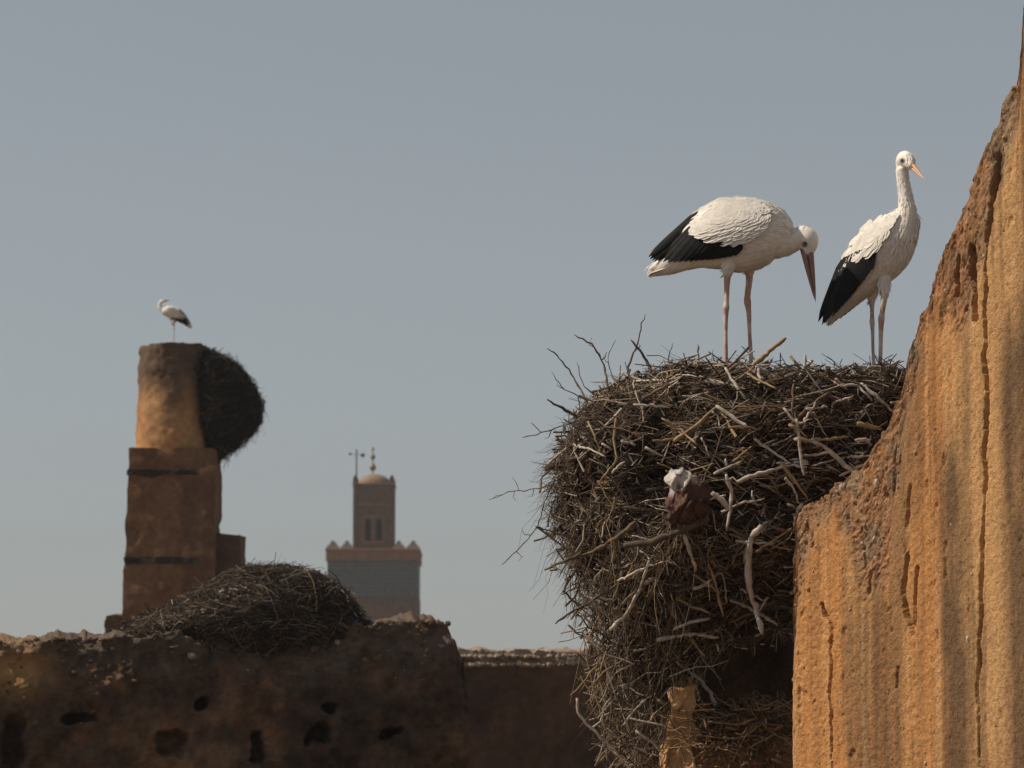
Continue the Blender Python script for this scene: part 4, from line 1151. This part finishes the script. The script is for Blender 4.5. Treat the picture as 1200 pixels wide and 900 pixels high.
# lantern with paired arched openings
lw = (MX(461) - MX(412.5)) / 2; lcx = (MX(461) + MX(412.5)) / 2; lcy = mcy
z0, z1 = zt_, MZ(566)
lant = empty('lantern', np.array((lcx, lcy, z0)) - mo); lant.parent = mina
lo = np.array((lcx, lcy, z0))
def arch(cx_, w, za, zb):
    r = w / 2; pts = [(cx_ - r, za), (cx_ + r, za)]
    for a in np.linspace(0, np.pi, 9): pts.append((cx_ + r * math.cos(a), zb - r * .9 + r * .9 * math.sin(a) * (1 + .25 * math.sin(a))))
    return pts
aw = MX(433) - MX(427); za, zb = MZ(631) - z0, MZ(607) - z0
holes = [arch(MX(430.2) - lcx, aw, za, zb), arch(MX(443.2) - lcx, aw, za, zb)]
outer = [(-lw, 0), (lw, 0), (lw, z1 - z0), (-lw, z1 - z0)]
loops = [outer] + holes
flat = [p for l in loops for p in l]
tris = tessellate_polygon([[Vector((x, z, 0)) for x, z in l] for l in loops])
th_ = .45
for k in range(4):
    n = len(flat)
    v = [(x, -lw, z) for x, z in flat] + [(x * (1 - th_ / lw) if abs(abs(x) - lw) < 1e-6 else x, -lw + th_, z) for x, z in flat]
    if k: holes_k, loops_k = [], [outer]
    else: loops_k = loops
    flat_k = [p for l in loops_k for p in l]; n = len(flat_k); tris_k = tris if k == 0 else [(0, 1, 2), (0, 2, 3)]
    v = [(x, -lw, z) for x, z in flat_k] + [(x * (1 - th_ / lw) if abs(abs(x) - lw) < 1e-6 else x, -lw + th_, z) for x, z in flat_k]
    f = [list(t) for t in tris_k] + [[t[2] + n, t[1] + n, t[0] + n] for t in tris_k]
    off = 0
    for l in loops_k:
        m_ = len(l); f += [[off + (j + 1) % m_, off + j, off + n + j, off + n + (j + 1) % m_] for j in range(m_)]; off += m_
    a = math.pi / 2 * k; R = np.array([[math.cos(a), -math.sin(a), 0], [math.sin(a), math.cos(a), 0], [0, 0, 1]])
    mesh_obj('lantern_wall', np.array(v) @ R.T, f, M['minaret'], lant, False)
for (xa, xb, zc0, zc1) in ((424, 449.5, 604, 602.2), (424, 449.5, 634.5, 632.8), (424, 425.4, 632.8, 604), (436.0, 437.4, 632.8, 604), (448.1, 449.5, 632.8, 604), (412.5, 461, 590, 588.4)):
    box('arch_surround' if zc0 != 590 else 'string_course', MX(xa), MX(xb), lcy - lw - .1, lcy - lw + .05, MZ(zc0), MZ(zc1), M['minaret_band'], lant, lo)
box('lantern_cornice', lcx - lw - .08, lcx + lw + .08, lcy - lw - .08, lcy + lw + .08, z1, MZ(563.5), M['minaret_band'], lant, lo, .03)
ms = merlon_mesh(.5, .8, .35, False, M['minaret'])
for sx in (-1, 1):
    for sy in (-1, 1):
        o = link('merlon', ms, lant); o.location = (sx * (lw - .22), sy * (lw - .22), MZ(563.5) - z0 - .02)
# dome
dr = (MX(456) - MX(417)) / 2; dh = MZ(553.5) - MZ(563.5)
th = np.linspace(0, np.pi / 2, 12); ph = np.arange(32) / 32 * 2 * np.pi
S = np.stack([np.cos(th)[:, None] * np.cos(ph) * dr, np.cos(th)[:, None] * np.sin(ph) * dr, (np.sin(th) ** .9 * (dh + .25))[:, None] * np.ones(32)], -1)
mesh_obj('dome', S.reshape(-1, 3) + (0, 0, MZ(564) - z0), grid_faces(12, 32, wrap=True).tolist(), M['dome'], lant)
# finial: rod with three balls
fin = MB(); fz = lambda py: MZ(py) - z0
xf = MX(434.8) - lcx
v, f = tubes(np.array([[(xf, 0, fz(557)), (xf, 0, fz(540)), (xf, 0, fz(519))]]), np.full((1, 3), .06), 8); fin.add(v, f)
for py, r in ((543, .31), (530.5, .24), (521, .13)):
    th2 = np.linspace(0, np.pi, 9); q = np.stack([np.sin(th2)[:, None] * np.cos(ph[::2]), np.sin(th2)[:, None] * np.sin(ph[::2]), np.cos(th2)[:, None] * 1.15 * np.ones(16)], -1).reshape(-1, 3) * r + (xf, 0, fz(py))
    fin.add(q, grid_faces(9, 16, wrap=True))
fin.build('finial', M['bronze'], mina, mo - lo)
# mast with two horn speakers
ax_ = MX(416.5); az = MZ(640)
mast = empty('antenna_mast', (ax_, lcy - lw - .25, zt_)); ao = np.array(mast.location)
tag(mast, 'thin antenna mast with two small horns beside the minaret lantern', 'antenna')
v, f = tubes(np.array([[(ax_, ao[1], zt_ - .02), (ax_, ao[1], MZ(580)), (ax_, ao[1], MZ(524))]]), np.array([[.09, .08, .06]]), 8)
mesh_obj('pole', v - ao, f.tolist(), M['iron'], mast)
v, f = tubes(np.array([[(MX(409), ao[1], MZ(530)), (ax_, ao[1], MZ(530)), (MX(424), ao[1], MZ(530.5))]]), np.full((1, 3), .025), 6)
mesh_obj('cross_arm', v - ao, f.tolist(), M['iron'], mast)
for px, py, r in ((409, 529.5, .13), (424, 531, .2)):
    x = MX(px); c_ = np.array([(x, ao[1] + .25, MZ(py)), (x, ao[1], MZ(py)), (x, ao[1] - .15, MZ(py) - .03)])
    v, f = tubes(c_[None], np.array([[.06, .1, r]]), 12); mesh_obj('horn', v - ao, f.tolist() + [list(range(12)), list(range(35, 23, -1))], M['iron'], mast)
for py in (598, 570):
    v, f = tubes(np.array([[(ax_, ao[1], MZ(py)), (ax_, ao[1] + .12, MZ(py)), (ax_, ao[1] + .27, MZ(py))]]), np.full((1, 3), .035), 6); mesh_obj('bracket', v - ao, f.tolist(), M['iron'], mast)

# ------------------------------------------------------------------ ruined walls in the shade
LW = Plane(300, 36.0, (0.2, -1.0))
lw_top = [(-40, 752), (0, 751), (30, 750), (60, 748), (95, 746), (120, 743), (150, 743), (180, 745), (300, 746), (392, 742), (412, 734), (425, 728), (450, 727), (480, 729), (505, 728), (524, 727), (529, 732), (531, 744), (537, 752), (539, 766), (545, 774), (547, 790), (550, 800), (551, 905)]
lw_holes = [(243, 826, 17, 14), (382, 826, 15, 15), (372, 863, 28, 26), (463, 857, 22, 14), (90, 846, 34, 12), (203, 872, 30, 30), (300, 872, 14, 34), (14, 870, 26, 70)]
def lw_disp(U, Z, dz):
    q = np.stack([U, Z, 0 * U], -1)
    d = 0.13 * fbm(q, 1.3, 5, 171, .6) + 0.07 * fbm(q, 5, 5, 172, .66)
    e = 1 - sstep(.1, .55, dz + .25 * fbm(q, 2, 4, 173))
    d = d - .08 * e + e * .09 * fbm(q, 7, 5, 174, .65)
    for px, py, w, h in lw_holes:
        u0, z0_ = LW.hit(px, py)
        a = np.abs(U - u0 + .1 * fbm(q, 5, 4, 175)) / (w / 2 / 128); b = np.abs(Z - z0_ + .1 * fbm(q, 5, 4, 176)) / (h / 2 / 128)
        d = d - .3 * (1 - sstep(.55, 1.2, (a ** 3 + b ** 3) ** (1 / 3)))
    return d
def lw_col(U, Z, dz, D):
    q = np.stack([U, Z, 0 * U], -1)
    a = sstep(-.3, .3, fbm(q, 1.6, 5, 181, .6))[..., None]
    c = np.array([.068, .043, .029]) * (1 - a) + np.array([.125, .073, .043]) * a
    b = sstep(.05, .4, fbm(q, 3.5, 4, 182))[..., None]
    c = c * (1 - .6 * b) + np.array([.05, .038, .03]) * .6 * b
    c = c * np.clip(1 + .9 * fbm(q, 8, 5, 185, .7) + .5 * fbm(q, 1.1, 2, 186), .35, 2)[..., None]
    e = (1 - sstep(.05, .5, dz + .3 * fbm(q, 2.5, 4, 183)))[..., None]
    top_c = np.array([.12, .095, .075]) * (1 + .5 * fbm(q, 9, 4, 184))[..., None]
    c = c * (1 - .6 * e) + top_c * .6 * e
    # sunlit patch at the left end, painted into the colour as ochre
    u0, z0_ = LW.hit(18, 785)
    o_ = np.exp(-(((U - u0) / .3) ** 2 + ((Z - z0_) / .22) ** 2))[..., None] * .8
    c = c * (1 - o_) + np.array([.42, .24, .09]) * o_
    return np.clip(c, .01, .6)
ul = LW.hit(-40, 752)
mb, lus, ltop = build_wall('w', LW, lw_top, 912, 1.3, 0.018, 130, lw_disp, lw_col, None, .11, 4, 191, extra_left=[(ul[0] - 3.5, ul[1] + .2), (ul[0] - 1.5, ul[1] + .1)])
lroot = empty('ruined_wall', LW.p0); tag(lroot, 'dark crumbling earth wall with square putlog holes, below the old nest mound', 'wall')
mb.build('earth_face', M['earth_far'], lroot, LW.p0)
def rubble(parent, origin, plane, us_, top_, u0, u1, n, rs, seed, depth, cols, lift=0.0):
    g = np.random.default_rng(seed); r_ = MB()
    for k in range(n):
        u = g.uniform(u0, u1); d = -abs(g.normal(0, depth)); r = g.choice(rs)
        z = np.interp(u, us_, top_) + lift + r * g.uniform(-.2, .35)
        v, f = rock(r, seed * 100 + k)
        r_.add(v + plane.pos(np.array(u), np.array(z), np.array(d)), f, np.array(cols[g.integers(len(cols))]) * g.uniform(.6, 1.2))
    return tag(r_.build('rubble', M['stone'], parent, origin, smooth=False), kind='stuff')
rubble(lroot, LW.p0, LW, lus, ltop, LW.hit(-40, 750)[0], LW.hit(530, 750)[0], 900, [.01, .015, .022, .035], 31, .35, [(.14, .09, .06), (.1, .075, .055), (.17, .135, .105), (.11, .065, .04)])
# loose bits clinging to the eroded face, some pale
g = np.random.default_rng(33); bm_ = MB()
bu = np.array([LW.hit(x, 760)[0] for x in g.uniform(0, 530, 150)]); bt = np.interp(bu, lus, ltop); bz = np.abs(g.normal(0, .3, 150)) + .02
bd = lw_disp(bu[None], (bt - bz)[None], bz[None])[0]
for k in range(150):
    u, tp, dz, d = bu[k], bt[k], bz[k], bd[k]
    r = g.choice([.012, .02, .032, .05], p=[.35, .35, .2, .1]); v, f = rock(r, 8000 + k)
    cc = np.array([(.17, .11, .07), (.11, .075, .05), (.36, .31, .27)][g.choice(3, p=[.4, .56, .04])])
    bm_.add(v + LW.pos(np.array(u), np.array(tp - dz), np.array(d + r * .2)), f, cc * g.uniform(.6, 1.1))
tag(bm_.build('loose_crumbs', M['stone'], lroot, LW.p0, smooth=False), kind='stuff')

MOY = 36.72
mound = [(667, 302, 326, MOY, .06), (670, 282, 352, MOY, .28), (678, 266, 376, MOY, .48), (691, 244, 394, MOY, .64), (706, 214, 408, MOY, .72), (721, 182, 420, MOY, .78), (735, 150, 430, MOY, .8), (746, 140, 434, MOY, .76), (756, 170, 420, MOY, .7), (766, 220, 385, MOY, .5), (774, 270, 340, MOY, .2)]
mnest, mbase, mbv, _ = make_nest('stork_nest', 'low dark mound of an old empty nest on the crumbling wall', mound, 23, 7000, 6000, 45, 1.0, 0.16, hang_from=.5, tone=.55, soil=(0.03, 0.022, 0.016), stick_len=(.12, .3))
# pale flecks scattered on its left slope
g = np.random.default_rng(35); dm = MB()
for k in range(170):
    t = g.random(); px = 190 + 110 * t + g.normal(0, 9); py = 722 - 52 * t + abs(g.normal(0, 10)) + 3
    d = nrm(ray(px, py)); h = mbv.ray_cast(Vector(CAM), Vector(d))
    if h[0] is None: continue
    v, f = rock(g.choice([.008, .013, .022], p=[.5, .35, .15]), 9000 + k)
    dm.add(v * np.array([1.3, .8, .7]) + np.array(h[0]) - d * .03, f, np.array([(.5, .46, .42), (.36, .28, .21), (.42, .3, .2)][g.choice(3)]) * g.uniform(.7, 1.1))
tag(dm.build('scraps', M['stone'], mnest, mbase, smooth=False), kind='stuff')

# lower wall behind, with a rubble coping
RW = Plane(620, 46.0, (0.16, -1.0))
rw_top = [(520, 781), (560, 780), (600, 782), (650, 781), (700, 779), (760, 779), (830, 779)]
def rw_disp(U, Z, dz):
    q = np.stack([U, Z, 0 * U], -1); return .05 * fbm(q, 1.5, 5, 211, .6) + .03 * fbm(q, 6, 4, 212, .6)
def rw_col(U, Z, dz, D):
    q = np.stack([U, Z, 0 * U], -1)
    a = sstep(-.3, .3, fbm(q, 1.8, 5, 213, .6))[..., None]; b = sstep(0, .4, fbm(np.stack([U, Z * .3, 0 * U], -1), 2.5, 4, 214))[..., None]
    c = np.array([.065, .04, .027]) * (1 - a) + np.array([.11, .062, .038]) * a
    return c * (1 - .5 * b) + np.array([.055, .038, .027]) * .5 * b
ur = RW.hit(830, 779)
mb, rus, rtop = build_wall('w', RW, rw_top, 912, 1.1, 0.03, 60, rw_disp, rw_col, None, .03, 5, 221, extra_right=[(ur[0] + 5, ur[1])])
rroot = empty('ruined_wall', RW.p0); tag(rroot, 'low dark straight wall with pale rubble coping, seen left of the huge nest', 'wall')
mb.build('earth_face', M['earth_far'], rroot, RW.p0)
zc_ = float(np.median(rtop))
bed = rough_box(RW.pos(np.array(rus[0]), np.array(0.), np.array(0.))[0], RW.pos(np.array(rus[0]), np.array(0.), np.array(0.))[0] + 4.6, 46.12, 46.9, zc_ - .05, zc_ + .17, .03, .13, 5, 231, earth_colour((.22, .165, .125), (.34, .265, .205), 4, 232))
bed.build('coping_bed', M['earth_far'], rroot, RW.p0)
cop = [(.32, .25, .19), (.4, .33, .27), (.24, .17, .12), (.28, .2, .14)]
rubble(rroot, RW.p0, RW, rus, rtop, rus[0], RW.hit(840, 779)[0], 2200, [.012, .018, .028, .045], 41, .45, cop, .02)
rubble(rroot, RW.p0, RW, rus, rtop, rus[0], RW.hit(840, 779)[0], 1500, [.012, .018, .028, .04], 42, .5, cop, .12)

# ------------------------------------------------------------------ haze
hz0, hz1 = np.array((-2600, -700, -1.0)), np.array((2600, 4500, 46.0))
hm = bpy.data.materials.new('dusty_air'); hm.use_nodes = True
hn = hm.node_tree; hn.nodes.clear()
ho = hn.nodes.new('ShaderNodeOutputMaterial'); hv = hn.nodes.new('ShaderNodeVolumePrincipled')
hv.inputs['Color'].default_value = (0.8, 0.86, 0.93, 1)
hv.inputs['Density'].default_value = 0.00022
hv.inputs['Anisotropy'].default_value = 0.2
hn.links.new(hv.outputs[0], ho.inputs['Volume'])
hb = box('haze', hz0[0], hz1[0], hz0[1], hz1[1], hz0[2], hz1[2], hm, None, np.zeros(3))
tag(hb, kind='stuff')
